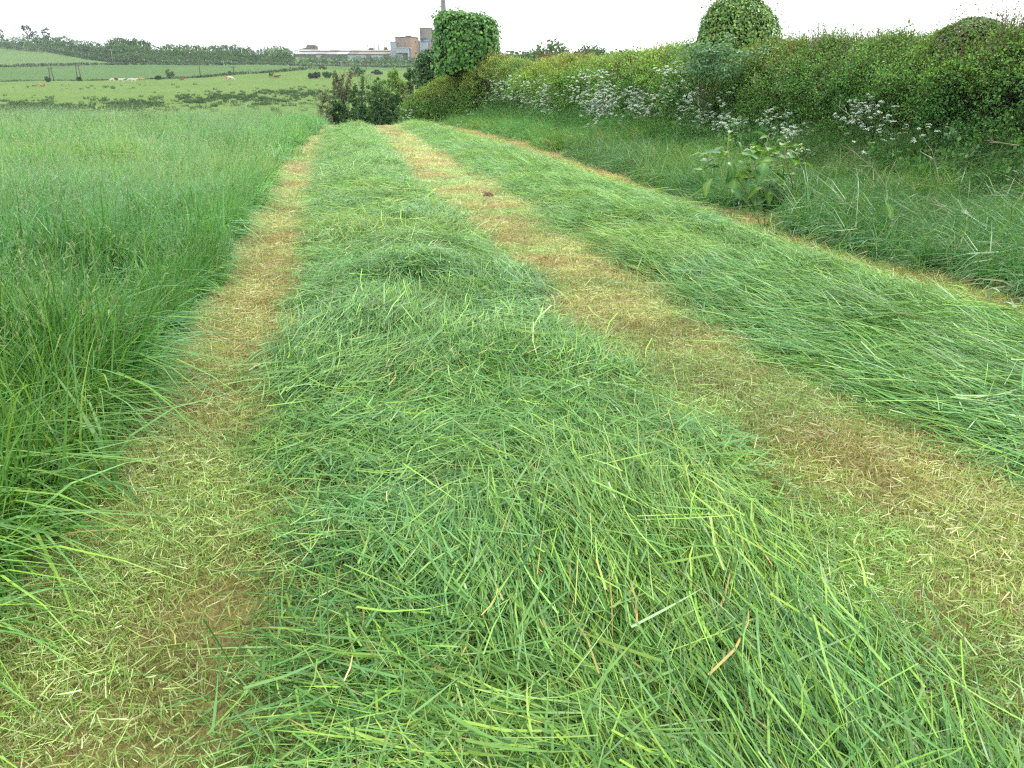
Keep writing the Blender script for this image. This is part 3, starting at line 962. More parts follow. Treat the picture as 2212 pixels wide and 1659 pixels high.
rng = np.random.default_rng(231)
n = 5200
s = rng.uniform(.5, HS[-1] - .3, n); q = rng.uniform(.72, 1.9, n)
p, nrm, b = hedge_surface(s, q)
tall = smooth(.45, .75, fbm(s * .6, 0, 0, 233))
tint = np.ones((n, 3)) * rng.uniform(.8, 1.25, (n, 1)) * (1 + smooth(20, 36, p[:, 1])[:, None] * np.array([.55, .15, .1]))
o = scatter('new_shoots', p + np.array([0, 0, .04]), np.stack([rng.normal(0, .18, n), rng.normal(0, .18, n), rng.uniform(0, 6.28, n)], 1), rng.uniform(.6, 1.5, n) * (.6 + .9 * tall), tint, T_SHOOT, parent=hedge)
o['kind'] = 'stuff'

# herbs at the hedge foot: nettles, fine fern-like leaves
P_HERB = [(4, (.072, .192, .048)), (2, (.102, .240, .072)), (1.5, (.144, .264, .054))]
T_HERB = [sprig(60 + i, n=28, L=.34, ls=.065, pal=P_HERB, rad=.12, twig=(.10, .18, .05), name='herb') for i in range(5)]
T_FERN = [sprig(80 + i, n=72, L=.36, ls=.026, pal=[(2, (.07, .18, .045)), (2, (.10, .22, .06))], rad=.22, twig=(.10, .18, .05), name='herb') for i in range(4)]
HERB = empty('undergrowth')
tag(HERB, 'leafy undergrowth of nettles and fine herb leaves along the hedge foot', 'undergrowth', kind='stuff')
for nm, pr, dens, seed, lo in (('herb_leaves', T_HERB, 18, 241, 1.35), ('fine_leaves', T_FERN, 26, 245, 1.35)):
    rng = np.random.default_rng(seed)
    n = int(60 * 1.6 * dens)
    y = rng.uniform(3, 58, n); x = hedge_x(y) - rng.random(n) ** 1.3 * lo + .12
    keep = (fbm(x * .6, y * .5, 0, seed) > .42) & (x > edge('verge', y) + .35)
    x, y = x[keep], y[keep]; n = len(x)
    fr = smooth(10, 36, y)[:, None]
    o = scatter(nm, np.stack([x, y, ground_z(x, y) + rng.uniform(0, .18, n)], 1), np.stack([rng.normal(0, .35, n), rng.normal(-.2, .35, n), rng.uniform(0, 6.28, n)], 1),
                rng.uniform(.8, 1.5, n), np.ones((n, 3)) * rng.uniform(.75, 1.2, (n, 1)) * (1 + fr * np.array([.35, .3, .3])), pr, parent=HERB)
    o['kind'] = 'stuff'

# ------------------------------------------------------------------ cow parsley
M_WHITE = leaf_mat('white_petal', 0.8, 0.1, 0.0)
def umbel_mesh(i):
    rng = np.random.default_rng(1000 + i)
    mb = MB()
    for k in range(11):
        a, r = k * 2.4, .0105 * math.sqrt(k)
        c = np.array([r * math.cos(a), r * math.sin(a), (.024 - 11 * r * r) + rng.normal(0, .003)])
        mb.tube([(0, 0, -.03), tuple(c)], [.0007, .0006], 3, (.16, .24, .07), cap=False)
        for j in range(4):
            q = c + np.array([rng.normal(0, .0055), rng.normal(0, .0055), rng.uniform(-.003, .006)])
            w = rng.uniform(.0045, .0075); t = rng.uniform(0, 3)
            e1 = unit(rng.normal(0, 1, 3) * np.array([1, 1, .6])); e2 = unit(np.cross(e1, unit(rng.normal(0, .5, 3) + np.array([0, 0, 1.]))))
            pts = [q + (e1 * math.cos(z * 1.57) + e2 * math.sin(z * 1.57)) * w for z in range(4)]
            mb.add(pts, [(0, 1, 2, 3)], np.array([.84, .93, .80]) * rng.uniform(.92, 1.0))
    return mb.mesh('umbel', M_WHITE)
UMBELS = [umbel_mesh(i) for i in range(4)]

def parsley_proto(i, H=1.0):
    rng = np.random.default_rng(1100 + i)
    mb, lf, heads = MB(), MB(), []
    main = [(0, 0, 0), (rng.normal(0, .03), rng.normal(0, .03), H * .45), (rng.normal(0, .06), rng.normal(0, .06), H * .97)]
    mb.tube(main, [.006, .0045, .002], 4, (.13, .23, .065))
    heads.append((Vector(main[2]), Vector((0, 0, 1))))
    for k in range(rng.integers(7, 10)):
        t = rng.uniform(.3, .9)
        b = Vector(main[0]).lerp(Vector(main[1]), t / .5) if t < .5 else Vector(main[1]).lerp(Vector(main[2]), (t - .5) / .5)
        a = rng.uniform(0, 6.28); L = rng.uniform(.16, .46)
        e = b + Vector((math.cos(a) * L * .8, math.sin(a) * L * .8, L * .7))
        m = b.lerp(e, .5) + Vector((math.cos(a) * .03, math.sin(a) * .03, -.015))
        mb.tube([b, m, e], [.003, .0022, .0014], 3, (.14, .25, .07))
        heads.append((e, (e - m).normalized()))
    for k in range(5):                                    # lacy leaves
        a = rng.uniform(0, 6.28); z = H * rng.uniform(.05, .6); L = rng.uniform(.15, .3)
        n = 26
        t = rng.uniform(.1, 1, n)
        pos = np.stack([np.cos(a) * L * t, np.sin(a) * L * t, z + .25 * L * t], 1) + rng.normal(0, .03, (n, 3))
        ln = rng.uniform(.02, .045, n)
        leaves(lf, pos, unit(np.stack([np.full(n, np.cos(a)), np.full(n, np.sin(a)), np.full(n, .1)], 1) + rng.normal(0, .6, (n, 3))), unit(rng.normal(0, .4, (n, 3)) + np.array([0, 0, 1])), ln, ln * .5,
               pick_cols(n, [(1, (.075, .19, .045)), (1, (.10, .22, .055))], rng))
    return mb.mesh('stem', M_LEAF), lf.mesh('foliage', M_LEAF), heads

PARSLEY = [parsley_proto(i) for i in range(5)]
PX0, PY0 = 843, 126.5
CL = []
for zx, zy, rx, ry, n in [(350, 230, 55, 55, 8), (430, 200, 40, 30, 5), (530, 280, 60, 50, 8), (530, 390, 25, 25, 3), (770, 80, 60, 35, 7), (690, 180, 60, 30, 7), (800, 150, 50, 40, 6), (860, 190, 60, 40, 7),
                          (960, 190, 60, 40, 7), (1000, 240, 80, 45, 9), (900, 270, 100, 40, 9), (1190, 130, 60, 40, 9), (1350, 60, 45, 25, 4), (1290, 210, 40, 60, 8), (1360, 200, 60, 60, 10), (1450, 220, 55, 40, 8),
                          (1300, 290, 55, 55, 13), (1380, 310, 55, 55, 13), (1290, 380, 40, 45, 8), (1470, 350, 35, 50, 6), (1590, 220, 55, 40, 9), (1560, 260, 45, 30, 6), (1640, 290, 55, 45, 8), (1640, 370, 40, 30, 3), (1790, 100, 55, 40, 9), (1870, 110, 35, 30, 5),
                          (1930, 290, 65, 45, 9), (2000, 320, 40, 30, 4), (1870, 370, 45, 30, 5), (1980, 400, 60, 30, 8), (2060, 405, 40, 20, 3), (2150, 265, 20, 15, 2), (2180, 440, 55, 30, 7), (1000, 340, 25, 20, 3), (120, 345, 25, 12, 3)]:
    CL.append((PX0 + zx / 2.915, PY0 + zy / 2.915, rx / 2.915, ry / 2.915, n))
for zx, zy, rx, ry, n in [(720, 120, 45, 60, 7), (800, 225, 55, 22, 7), (840, 320, 25, 20, 2), (430, 190, 35, 20, 3), (1280, 50, 75, 38, 8), (1215, 80, 40, 30, 4), (1430, 85, 20, 20, 2), (620, 375, 30, 12, 2), (800, 380, 14, 8, 1), (1270, 320, 14, 10, 1), (1660, 225, 12, 10, 1)]:
    CL.append((1433 + zx / 2.839, 211 + zy / 2.839, rx / 2.839, ry / 2.839, n))
def parsley_label(px, py):
    for (x0, x1, y0, y1, t) in [(0, 915, 0, 400, 'cow parsley alone at the field end by the tip of the hedge'), (915, 1000, 0, 225, 'small far cow parsley near the rounded end of the hedge'), (915, 1060, 225, 400, 'far cow parsley low in the long grass near the end of the thin strip'),
                             (1000, 1085, 0, 165, 'cow parsley in the highest far drift, just under the reddish hedge top'), (1000, 1085, 165, 210, 'cow parsley in the far drift at half the height of the hedge'), (1060, 1130, 205, 400, 'far cow parsley with thin low blooms below the main far drift'), (1085, 1180, 0, 400, 'cow parsley in the drift between the far blooms and the densest drift'),
                             (1180, 1245, 0, 185, 'cow parsley high under the pale spreading tree on the skyline'), (1245, 1330, 0, 160, 'cow parsley with few blooms near the hedge top'), (1245, 1360, 160, 222, 'cow parsley in the upper part of the densest white drift'), (1245, 1362, 222, 300, 'cow parsley in the lower part of the densest white drift'),
                             (1362, 1425, 0, 400, 'cow parsley just right of the dark gap beside the densest drift'), (1425, 1500, 0, 190, 'high cow parsley under the elder and the ivy dome'), (1460, 1545, 190, 250, 'cow parsley in the drift below the elder'), (1460, 1600, 250, 300, 'low cow parsley between the elder drift and the dock'),
                             (1545, 1625, 150, 250, 'pair of blooms of cow parsley alone on the hedge face above the dock'), (1625, 1735, 180, 275, 'cow parsley in the white column rising above the dock'), (1600, 1735, 275, 460, 'cow parsley blooming right behind the leaves of the dock'), (1735, 1830, 275, 400, 'cow parsley right of the dock'),
                             (1840, 2000, 200, 245, 'cow parsley in the isolated white patch on the near hedge face'), (1840, 2100, 245, 400, 'single small cow parsley low on the near dark hedge face')]:
        if x0 <= px < x1 and y0 <= py < y1: return t
    return 'cow parsley with white flat flower heads elsewhere along the hedge face'
rng = np.random.default_rng(1201)
pl_n = 0
for cx_, cy_, rx, ry, n in CL:
    n = max(1, round(n * .9))
    for k in range(n):
        px, py = cx_ + rng.uniform(-1, 1) * rx, cy_ + rng.uniform(-1, 1) * ry
        a, b = slopes(px, py - (17 if px > 1400 else 11 if px > 1000 else 6))
        off = rng.uniform(.25, .6)
        uu = np.arange(6, 62, .1)
        X, Y = uv2xy(uu, a * uu)
        kk = np.nonzero(X >= hedge_x(Y) - off)[0] if px > 900 else np.nonzero(uu > 47)[0]
        u_ = uu[kk[0]] if len(kk) else 45.0
        H = 0
        for _ in range(12):                                # nearer the camera while the plant would be too short
            X, Y = uv2xy(u_, a * u_)
            H = EYE + b * u_ - gz(X, Y)
            if H > .55: break
            u_ -= .35
        H = min(max(H, .45), 1.75)
        if H < .5: continue
        st, fo, heads = PARSLEY[rng.integers(0, 5)]
        root = empty('cow_parsley', (X, Y, gz(X, Y) - .02), rng.uniform(0, 6.28))
        far_ = Y > 22
        tag(root, parsley_label(cx_, cy_), 'wildflower', 'cow parsley along the hedge')
        root.scale = (1, 1, 1)
        zs = H / 1.0
        so = link('stem', st, root); so.scale = (.9, .9, zs)
        fo_ = link('foliage', fo, root); fo_.scale = (1, 1, zs); fo_['kind'] = 'stuff'
        big = 1.0 + .5 * smooth(14, 30, Y)
        for hp_, hd in heads:
            uo = link('umbel', UMBELS[rng.integers(0, 4)], root)
            uo.location = (hp_.x * .9, hp_.y * .9, hp_.z * zs)
            uo.rotation_euler = (hd.y * -.5 + rng.normal(0, .15), hd.x * .5 + rng.normal(0, .15), rng.uniform(0, 6.28))
            uo.scale = [rng.uniform(.95, 1.45) * big] * 3
        pl_n += 1
print('parsley', pl_n)

# ------------------------------------------------------------------ dock, buttercups, dead stems, silvery leaves
def big_leaf(name, L, W, curl, col, parent, loc, yaw, pitch, seed):
    """a broad dock leaf with a pale midrib, wavy margin and drooping tip"""
    rng = np.random.default_rng(seed)
    mb = MB()
    nl = 8
    rows = []
    C = []
    for i in range(nl + 1):
        t = i / nl
        w = W * .5 * (math.sin(math.pi * (t * .86 + .1)) ** .8) * (1 if i < nl else .03)
        zc = -curl * L * t * t
        xc = L * (t - .25 * curl * t * t)
        wav = .05 * L * math.sin(t * 14 + seed)
        for s_, up in ((-1, .22), (-.5, .08), (0, 0), (.5, .08), (1, .22)):
            rows.append((xc, s_ * w, zc + up * w + (wav * abs(s_) ** 2) * .6))
            C.append(np.array(col) * (1.5 if s_ == 0 else rng.uniform(.88, 1.08)))
    F_ = [(i * 5 + j, i * 5 + j + 1, (i + 1) * 5 + j + 1, (i + 1) * 5 + j) for i in range(nl) for j in range(4)]
    mb.add(rows, F_, np.array(C))
    mb.tube([(-L * .25, 0, -.01 * L), (0, 0, 0)], [.004, .004], 4, (.22, .30, .10))
    o = mb.build(name, M_LEAF, parent, True)
    o.location = loc
    o.rotation_euler = (rng.normal(0, .25), -pitch, yaw)
    return o

UD = 11.0
def dock_point(px, py, du=0.0):
    return place(px, py, UD + du)
db = dock_point(1640, 455)
dbz = gz(db.x, db.y)
dock = empty('dock_plant', (db.x, db.y, dbz))
tag(dock, 'tall clump of broad-leaved dock with yellowish stems at the edge of the stubble', 'weed')
DQ = lambda zx, zy, du=0.0: dock_point(1500.8 + zx / 7.566, 269.8 + zy / 7.521, du) - Vector((db.x, db.y, dbz))
stems = [([(990, 1210), (780, 980), (610, 780), (520, 560), (560, 120)], 0), ([(930, 1210), (700, 1090), (450, 980), (420, 640)], -.25), ([(1140, 1190), (1120, 1060), (1000, 740), (960, 480)], .1), ([(1080, 990), (1000, 720), (1140, 420), (1220, 130)], .35),
         ([(1660, 1290), (1620, 1060), (1480, 520), (1470, 280)], .2), ([(1800, 1340), (1730, 1150), (1610, 1040), (1640, 800)], 0), ([(1450, 860), (1470, 560), (1480, 300)], .4), ([(1280, 1500), (1240, 1400), (990, 1320), (990, 1210)], -.2)]
for pts, du in stems:
    mb = MB()
    q = [DQ(x_, y_, du) for x_, y_ in pts]
    q[0].z = max(q[0].z - .12, -.05)
    mb.tube(q, list(np.linspace(.011, .005, len(q))), 6, (.26, .30, .10))
    mb.build('stem', M_LEAF, dock, True)
lf = [(600, 250, .14, 1.9), (560, 130, .12, .9), (680, 160, .13, -.2), (480, 380, .24, 2.6), (420, 470, .30, 2.9), (560, 470, .25, 1.7), (820, 420, .30, .5), (560, 600, .22, -1.2), (250, 520, .26, 3.0), (430, 660, .24, 3.5), (250, 800, .28, 3.4),
      (820, 700, .32, .2), (740, 620, .2, 1.2), (960, 450, .24, 1.3), (900, 500, .16, 2.0), (1210, 400, .26, 1.5), (1150, 170, .18, 2.6), (1290, 220, .2, .3), (1280, 580, .3, 2.4), (1380, 520, .28, .2), (1420, 330, .22, 1.0), (1540, 350, .2, .1),
      (1640, 320, .18, .0), (1350, 480, .2, 1.9), (1150, 620, .3, -1.7), (1360, 680, .22, .1), (1620, 660, .26, .2), (1640, 850, .28, 1.5), (1480, 980, .26, 2.7), (1330, 910, .32, 2.9), (1050, 900, .26, 3.3), (1240, 810, .22, .2), (650, 900, .2, -2.0),
      (1060, 1210, .2, .6), (1000, 1440, .26, -1.2), (860, 1480, .2, -2.4), (1280, 1350, .3, .1), (1200, 1440, .26, 3.3), (1480, 1410, .26, .0), (1570, 1270, .2, -1.0), (1180, 1010, .24, -.4), (760, 860, .22, .3), (920, 320, .2, .4), (1330, 1000, .2, 1.2)]
rng = np.random.default_rng(1301)
for k, (zx, zy, L, ang) in enumerate(lf + [(zx + rng.normal(0, 60), zy + rng.uniform(20, 150), L * .95, ang + rng.normal(0, .7)) for zx, zy, L, ang in lf]):
    du = rng.normal(0, .18)
    p = DQ(zx, zy, du)
    yaw = -YAW + (ang if abs(math.cos(ang)) > .45 else ang + rng.uniform(-.6, .6))
    col = [(.085, .205, .042), (.125, .26, .036), (.06, .16, .038), (.17, .29, .04)][rng.integers(0, 4)]
    if p.z < .08: p.z = rng.uniform(.08, .3)
    big_leaf('leaf', L * 1.05, L * .52, rng.uniform(.2, .75), col, dock, p, yaw, rng.uniform(-.1, .6) if math.sin(ang) > -.5 else -.5, 1310 + k)

# a lone dock seedling further along
p = place(1918, 492, 8.6); z0 = gz(p.x, p.y)
sd_ = empty('dock_seedling', (p.x, p.y, z0))
tag(sd_, 'small dock seedling with two pale upright leaves in the long verge grass', 'weed')
mb = MB(); mb.tube([(0, 0, 0), (.01, 0, .2), (.02, 0, .32)], [.005, .004, .003], 5, (.2, .3, .08)); mb.build('stem', M_LEAF, sd_)
big_leaf('leaf', .20, .11, .1, (.15, .30, .06), sd_, Vector((.02, 0, .30)), 1.9, 1.25, 1401)
big_leaf('leaf', .17, .10, .3, (.12, .26, .06), sd_, Vector((.01, 0, .22)), .1, .3, 1402)

M_YELLOW = leaf_mat('yellow_petal', 0.35, 0.5, 0.2)
for k, (px, py, u_, where) in enumerate([(1709, 429, 11.0, 'lowest of the three beside the dock'), (1728, 426, 11.2, 'middle one of the three beside the dock'), (1755, 421, 11.4, 'topmost of the three beside the dock'), (1917, 412, 10.6, 'alone under the bare twigs'),
                                     (2162, 446, 9.2, 'at the dark hedge foot on the far right'), (2181, 591, 7.0, 'beside the grey silvery leaves at the right edge'), (1963, 452, 9.6, 'in the long grass right of the dock seedling'), (1285, 332, 18.5, 'beside the thin stubble strip halfway up the verge')]):
    p = place(px, py, u_); z0 = gz(p.x, p.y); H = max(p.z - z0, .15)
    root = empty('buttercup', (p.x, p.y, z0)); tag(root, 'yellow buttercup, ' + where, 'wildflower', 'buttercups in the verge')
    mb = MB(); mb.tube([(0, 0, 0), (.01, .01, H * .6), (0, 0, H)], [.002, .0016, .0012], 4, (.12, .22, .05)); mb.build('stem', M_LEAF, root)
    mb = MB()
    for j in range(5):
        a = j * 1.2566
        leaves(mb, np.array([[0, 0, H]]), unit(np.array([[math.cos(a), math.sin(a), .45]])), np.array([[-math.cos(a) * .4, -math.sin(a) * .4, 1.]]), np.array([.017]), np.array([.017]), np.array([[.80, .58, .02]]))
    fl = mb.build('flower', M_YELLOW, root)

M_TWIG = solid_mat('bleached_twig', (.30, .24, .17), 0.8, 0.2, 0.25, 20)
for k, (x0, y0, x1, y1, u_, lab) in enumerate([(1919, 398, 1826, 310, 10.4, 'long bleached bare twig leaning left out of the verge below the hedge'), (1917, 386, 1937, 341, 10.3, 'short bare twig standing between two leaning twigs in the verge'), (2032, 384, 1997, 303, 9.8, 'forked bare twig rising in front of the dark hedge foot'),
                                               (1890, 388, 1849, 362, 10.2, 'thin bare twig lying low beside the long leaning twig'), (2085, 484, 2004, 421, 8.6, 'bare reddish twig lying in the long verge grass'), (2201, 314, 2127, 303, 9.6, 'bare twig poking out of the hedge face at the right'),
                                               (1850, 262, 1806, 225, 11.6, 'bare twig sticking out of the hedge among white flowers'), (1836, 376, 1740, 310, 10.9, 'long green stem drooping right from the dock'), (1294, 330, 1290, 283, 17.5, 'dead upright stem in the dark gap of the hedge')]):
    a, b = place(x0, y0, u_), place(x1, y1, u_ - .1)
    root = empty('bare_twig', a); tag(root, lab, 'twig', 'bare twigs in the verge')
    mb = MB()
    d = b - a
    rr = np.random.default_rng(1500 + k)
    pts = [Vector((0, 0, -.06 if k != 5 and k != 6 else 0))] + [d * t + Vector(rr.normal(0, .012, 3)) for t in (.35, .7)] + [d]
    colr = (.15, .28, .07) if k == 7 else (.46, .39, .29)
    mb.tube(pts, [.006, .005, .004, .002], 5, colr)
    for j in range(3 if k != 7 else 1):
        t = rr.uniform(.35, .85); s0 = d * t
        e = s0 + d * rr.uniform(.15, .3) + Vector(rr.normal(0, .07, 3))
        mb.tube([s0, e], [.003, .0015], 4, colr)
    mb.build('stem', M_LEAF, root)

M_SILVER = leaf_mat('silver_leaf', 0.6, 0.3, 0.1)
for k, (px, py, u_, lab) in enumerate([(1757, 510, 9.8, 'pale silvery leaf tuft at the verge edge below the dock'), (1800, 520, 9.5, 'second silvery leaf tuft hanging over the stubble right of the dock'), (1785, 612, 6.7, 'grey green silvery leaves lying on the combed windrow'),
                                       (2078, 477, 8.8, 'single pale upturned leaf beside the fallen reddish twig'), (2200, 585, 6.9, 'bushy silvery leaved plant at the right edge of the verge'), (2195, 672, 5.6, 'silvery leaves lying at the end of the thin stubble strip')]):
    p = place(px, py, u_); z0 = gz(p.x, p.y)
    root = empty('silver_leaf_plant', (p.x, p.y, z0)); tag(root, lab, 'weed', 'silvery leaved weeds')
    rr = np.random.default_rng(1600 + k)
    nl = [6, 6, 12, 3, 26, 8][k]
    mb = MB()
    h0 = max(p.z - z0, .05)
    for j in range(nl):
        a = rr.uniform(0, 6.28); r = rr.uniform(.0, .14); L = rr.uniform(.06, .11)
        leaves(mb, np.array([[math.cos(a) * r, math.sin(a) * r, h0 + rr.normal(0, .05)]]), unit(np.array([[math.cos(a), math.sin(a), rr.normal(.1, .3)]])), unit(rr.normal(0, .4, (1, 3)) + np.array([[0, 0, 1.]])),
               np.array([L]), np.array([L * .8]), np.array([[.30, .38, .26]]) * rr.uniform(.75, 1.1), lobed=True)
    mb.tube([(0, 0, 0), (0, 0, h0)], [.005, .003], 4, (.18, .22, .1))
    mb.build('foliage', M_SILVER, root)

M_CLOD = solid_mat('dry_earth', (.13, .075, .05), 0.95, 0.1, 0.4, 30)
for k, (px, py, r, lab) in enumerate([(1054, 427, .085, 'larger dark brown earth clod on the middle stubble strip'), (1046, 418, .05, 'small earth clod just behind the larger clod on the middle stubble'), (958, 436, .06, 'flat brown earth clod beside the swath edge')]):
    X, Y = on_ground(px, py)
    rr = np.random.default_rng(1700 + k)
    mb = MB()
    nu, nvv = 9, 6
    V = []
    for i in range(nvv + 1):
        th = math.pi * i / nvv
        for j in range(nu):
            ph = 2 * math.pi * j / nu
            d = np.array([math.sin(th) * math.cos(ph), math.sin(th) * math.sin(ph), math.cos(th) * .6])
            V.append(d * r * (.75 + .6 * float(noise(d[0] * 2 + k * 7, d[1] * 2, d[2] * 2, 1701))))
    mb.add(V, [(i * nu + j, i * nu + (j + 1) % nu, (i + 1) * nu + (j + 1) % nu, (i + 1) * nu + j) for i in range(nvv) for j in range(nu)])
    o = mb.build('earth_clod', M_CLOD, None, True)
    o.location = (X, Y, gz(X, Y) + r * .4)
    tag(o, lab, 'clod', 'earth clods')

# ------------------------------------------------------------------ leaf masses, shrubs and trees
M_IVY = leaf_mat('ivy_leaf', 0.38, 0.5, 0.18)
P_IVY = [(4, (0.078, 0.225, 0.043)), (3, (0.132, 0.310, 0.054)), (1.6, (0.217, 0.403, 0.070)), (1, (0.046, 0.132, 0.031))]
P_SMALL_IVY = [(3, (0.065, 0.181, 0.036)), (3, (0.145, 0.304, 0.046)), (2.5, (0.246, 0.406, 0.065)), (.5, (0.290, 0.232, 0.087))]
P_DARK = [(4, (.041, .115, .030)), (2, (.068, .162, .041)), (.6, (.121, .216, .081))]

def clad_shell(n, shape, rng, z0=0.0, rough=.10):
    """points and normals on a lumpy rounded block; SHAPE(u in sphere) -> position"""
    d = unit(rng.normal(0, 1, (n, 3)))
    d[:, 2] = np.where(d[:, 2] < -.55, -d[:, 2], d[:, 2])
    p = shape(d)
    nb = (fbm(p[:, 0] * 1.3 + 7, p[:, 1] * 1.3, p[:, 2] * 1.3, 301) - .5) * rough * 4 + (fbm(p[:, 0] * 4 + 7, p[:, 1] * 4, p[:, 2] * 4, 305) - .5) * rough * 2
    return p + d * nb[:, None], d, nb

def clad_tree(name, label, base, w, dpt, hgt, bottom, boxy, leaf, n, pal, seed, n_parts=0, lobed=True, mat=None, cat='tree', core=(.02, .03, .012), lump=.10, dome=None, taper=0.0):
    """a stump or tree wholly clad in hanging leaves: trunk, a core coloured as inner shade, leaves"""
    rng = np.random.default_rng(seed)
    root = empty(name, base)
    tag(root, label, cat)
    def shape(d):
        e = boxy
        q = np.sign(d) * np.abs(d) ** (2 / e)
        q = d / (np.sum(np.abs(d) ** e, 1, keepdims=True) ** (1 / e))
        zz = q[:, 2]
        k = 1 - taper * np.clip(zz, 0, 1) ** 2
        sk = 1 + (0 if dome is None else dome * q[:, 0] * np.clip(zz, 0, 1))
        return np.stack([q[:, 0] * w / 2 * k, q[:, 1] * dpt / 2 * k, bottom + (hgt - bottom) * .5 * (1 + zz * sk)], 1)
    c, s_ = math.cos(-YAW), math.sin(-YAW)
    def turn(a): return np.stack([a[:, 0] * c - a[:, 1] * s_, a[:, 0] * s_ + a[:, 1] * c, a[:, 2]], 1)
    mb = MB()
    mb.tube([(0, 0, -.1), (.05, 0, bottom + .2), (-.05, .05, (bottom + hgt) * .55)], [min(.28, w * .12), min(.24, w * .1), min(.16, w * .06)], 8, (.10, .08, .06))
    for k in range(7):
        a = rng.uniform(0, 6.28); z1 = bottom + (hgt - bottom) * rng.uniform(.2, .6)
        mb.tube([(0, 0, z1 * .7), (math.cos(a) * w * .2, math.sin(a) * dpt * .2, z1), (math.cos(a) * w * .3, math.sin(a) * dpt * .28, z1 + .06 * (hgt - bottom))], [.10, .05, .02], 5, (.10, .08, .06))
    mb.build('trunk', M_WOOD, root, True)
    # dark core, the shade behind the leaves put into its colour
    nu, nv_ = 22, 14
    D = []
    for i in range(nv_ + 1):
        th = math.pi * i / nv_
        for j in range(nu):
            ph = 2 * math.pi * j / nu
            D.append((math.sin(th) * math.cos(ph), math.sin(th) * math.sin(ph), math.cos(th)))
    D = np.array(D)
    p = shape(D); ctr = np.array([0, 0, (bottom + hgt) / 2])
    p = ctr + (p - ctr) * .84
    mb = MB()
    mb.add(turn(p), [(i * nu + j, (i + 1) * nu + j, (i + 1) * nu + (j + 1) % nu, i * nu + (j + 1) % nu) for i in range(nv_) for j in range(nu)])
    mb.build('shade_core', M_CORE, root, True)
    def leaf_set(m, front=False):
        p, d, nb = clad_shell(m * (4 if front else 1), shape, rng, rough=lump)
        if front:
            tocam = turn(d) @ np.array([-SY, -CYW, .1])
            k = np.argsort(-tocam + rng.random(len(d)) * .9)[:m]
            p, d = p[k], d[k]
            p = p + d * .05
        else:
            p = p - d * (rng.random(m) ** 1.6 * leaf * 2.2)[:, None]
        stray = rng.random(m) < .05
        p[stray] += d[stray] * rng.uniform(.03, .30, (stray.sum(), 1))
        nr = unit(d * np.array([1, 1, .7]) + rng.normal(0, .35, (m, 3)) + np.array([0, 0, .35]))
        td = unit(np.array([0, 0, -1.0]) + d * .25 + rng.normal(0, .38, (m, 3)))
        td = unit(td - nr * np.sum(td * nr, 1, keepdims=True))
        ln = leaf * rng.uniform(.65, 1.3, m)
        return turn(p), turn(td), turn(nr), ln, pick_cols(m, pal, rng, .22)
    m_ = mat or M_IVY
    p, td, nr, ln, cols = leaf_set(n)
    mb = MB(); leaves(mb, p, td, nr, ln, ln * .95, cols, fold=.16, droop=.12, lobed=lobed)
    o = mb.build('foliage', m_, root); o['kind'] = 'stuff'
    if n_parts:
        p, td, nr, ln, cols = leaf_set(n_parts, True)
        shared = []
        for k in range(8):
            mb = MB(); leaves(mb, np.zeros((1, 3)), np.array([[0, 0, -1.]]), np.array([[0, -1., 0]]), np.array([1.]), np.array([.95]), pick_cols(1, pal, rng, .15), fold=.16, droop=.12, lobed=True)
            shared.append(mb.mesh('leaf', m_))
        for k in range(n_parts):
            zax, yax = -td[k], -nr[k]
            xax = np.cross(yax, zax)
            o = link('leaf', shared[k % 8], root)
            M = Matrix([[*r] for r in np.stack([xax, yax, zax], 1)]).to_4x4()
            o.matrix_local = Matrix.Translation(Vector(p[k])) @ M @ Matrix.Scale(float(ln[k]) * 1.1, 4)
    return root

def base_at(px, u):
    a = (px - CX) / (FPX / CP)
    x, y = uv2xy(u, a * u)
    return x, y

def span(px0, px1, py0, py1, u):
    """width, foot height and top height (over the ground) of something seen in that box at distance u"""
    a, b = place(px0, py0, u), place(px1, py1, u)
    cx_ = .5 * (px0 + px1)
    c = place(cx_, .5 * (py0 + py1), u)
    z0 = gz(c.x, c.y)
    w = (Vector((a.x, a.y)) - Vector((b.x, b.y))).length
    return Vector((c.x, c.y, z0)), w, place(cx_, py1, u).z - z0, place(cx_, py0, u).z - z0

b_, w, lo, hi = span(940, 1079, 26, 158, 48.5)
clad_tree('ivy_clad_tree', 'square-topped stump clad in large hanging ivy leaves, in front of the factory chimney', b_, w * .97, 2.9, hi - .08, max(lo - .5, .2), 5.0, .19, 7600, P_IVY, 2001, 300, lump=.11, dome=-.10)
b_, w, lo, hi = span(896, 975, 107, 200, 52.5)
clad_tree('ivy_clad_stump', 'lower darker ivy clad stump just left of the square-topped ivy tree', b_, w, 2.3, hi, max(lo - 1.0, .2), 2.6, .15, 3600, [(4, (.05, .15, .036)), (2, (.08, .20, .042)), (1, (.035, .10, .025))], 2101, lump=.09)
b_, w, lo, hi = span(1514, 1672, -8, 135, 23.0)
clad_tree('ivy_clad_pole', 'tall dome of small glossy ivy leaves rising above the middle of the hedge', b_, w * 1.0, 1.9, hi, max(lo - .8, .2), 2.6, .068, 12500, P_SMALL_IVY, 2201, lump=.09, lobed=False, taper=.06)
b_, w, lo, hi = span(2030, 2162, 30, 130, 14.2)
clad_tree('hawthorn_bush', 'rounded olive brown hawthorn top bulging above the hedge at the far right', b_, w, 1.1, hi, max(lo - .6, .2), 2.2, .038, 7500, [(3, (.09, .20, .04)), (3, (.15, .24, .05)), (1, (.20, .16, .07)), (2, (.12, .23, .04))], 2301, lump=.06, lobed=False, mat=M_LEAF, cat='bush')

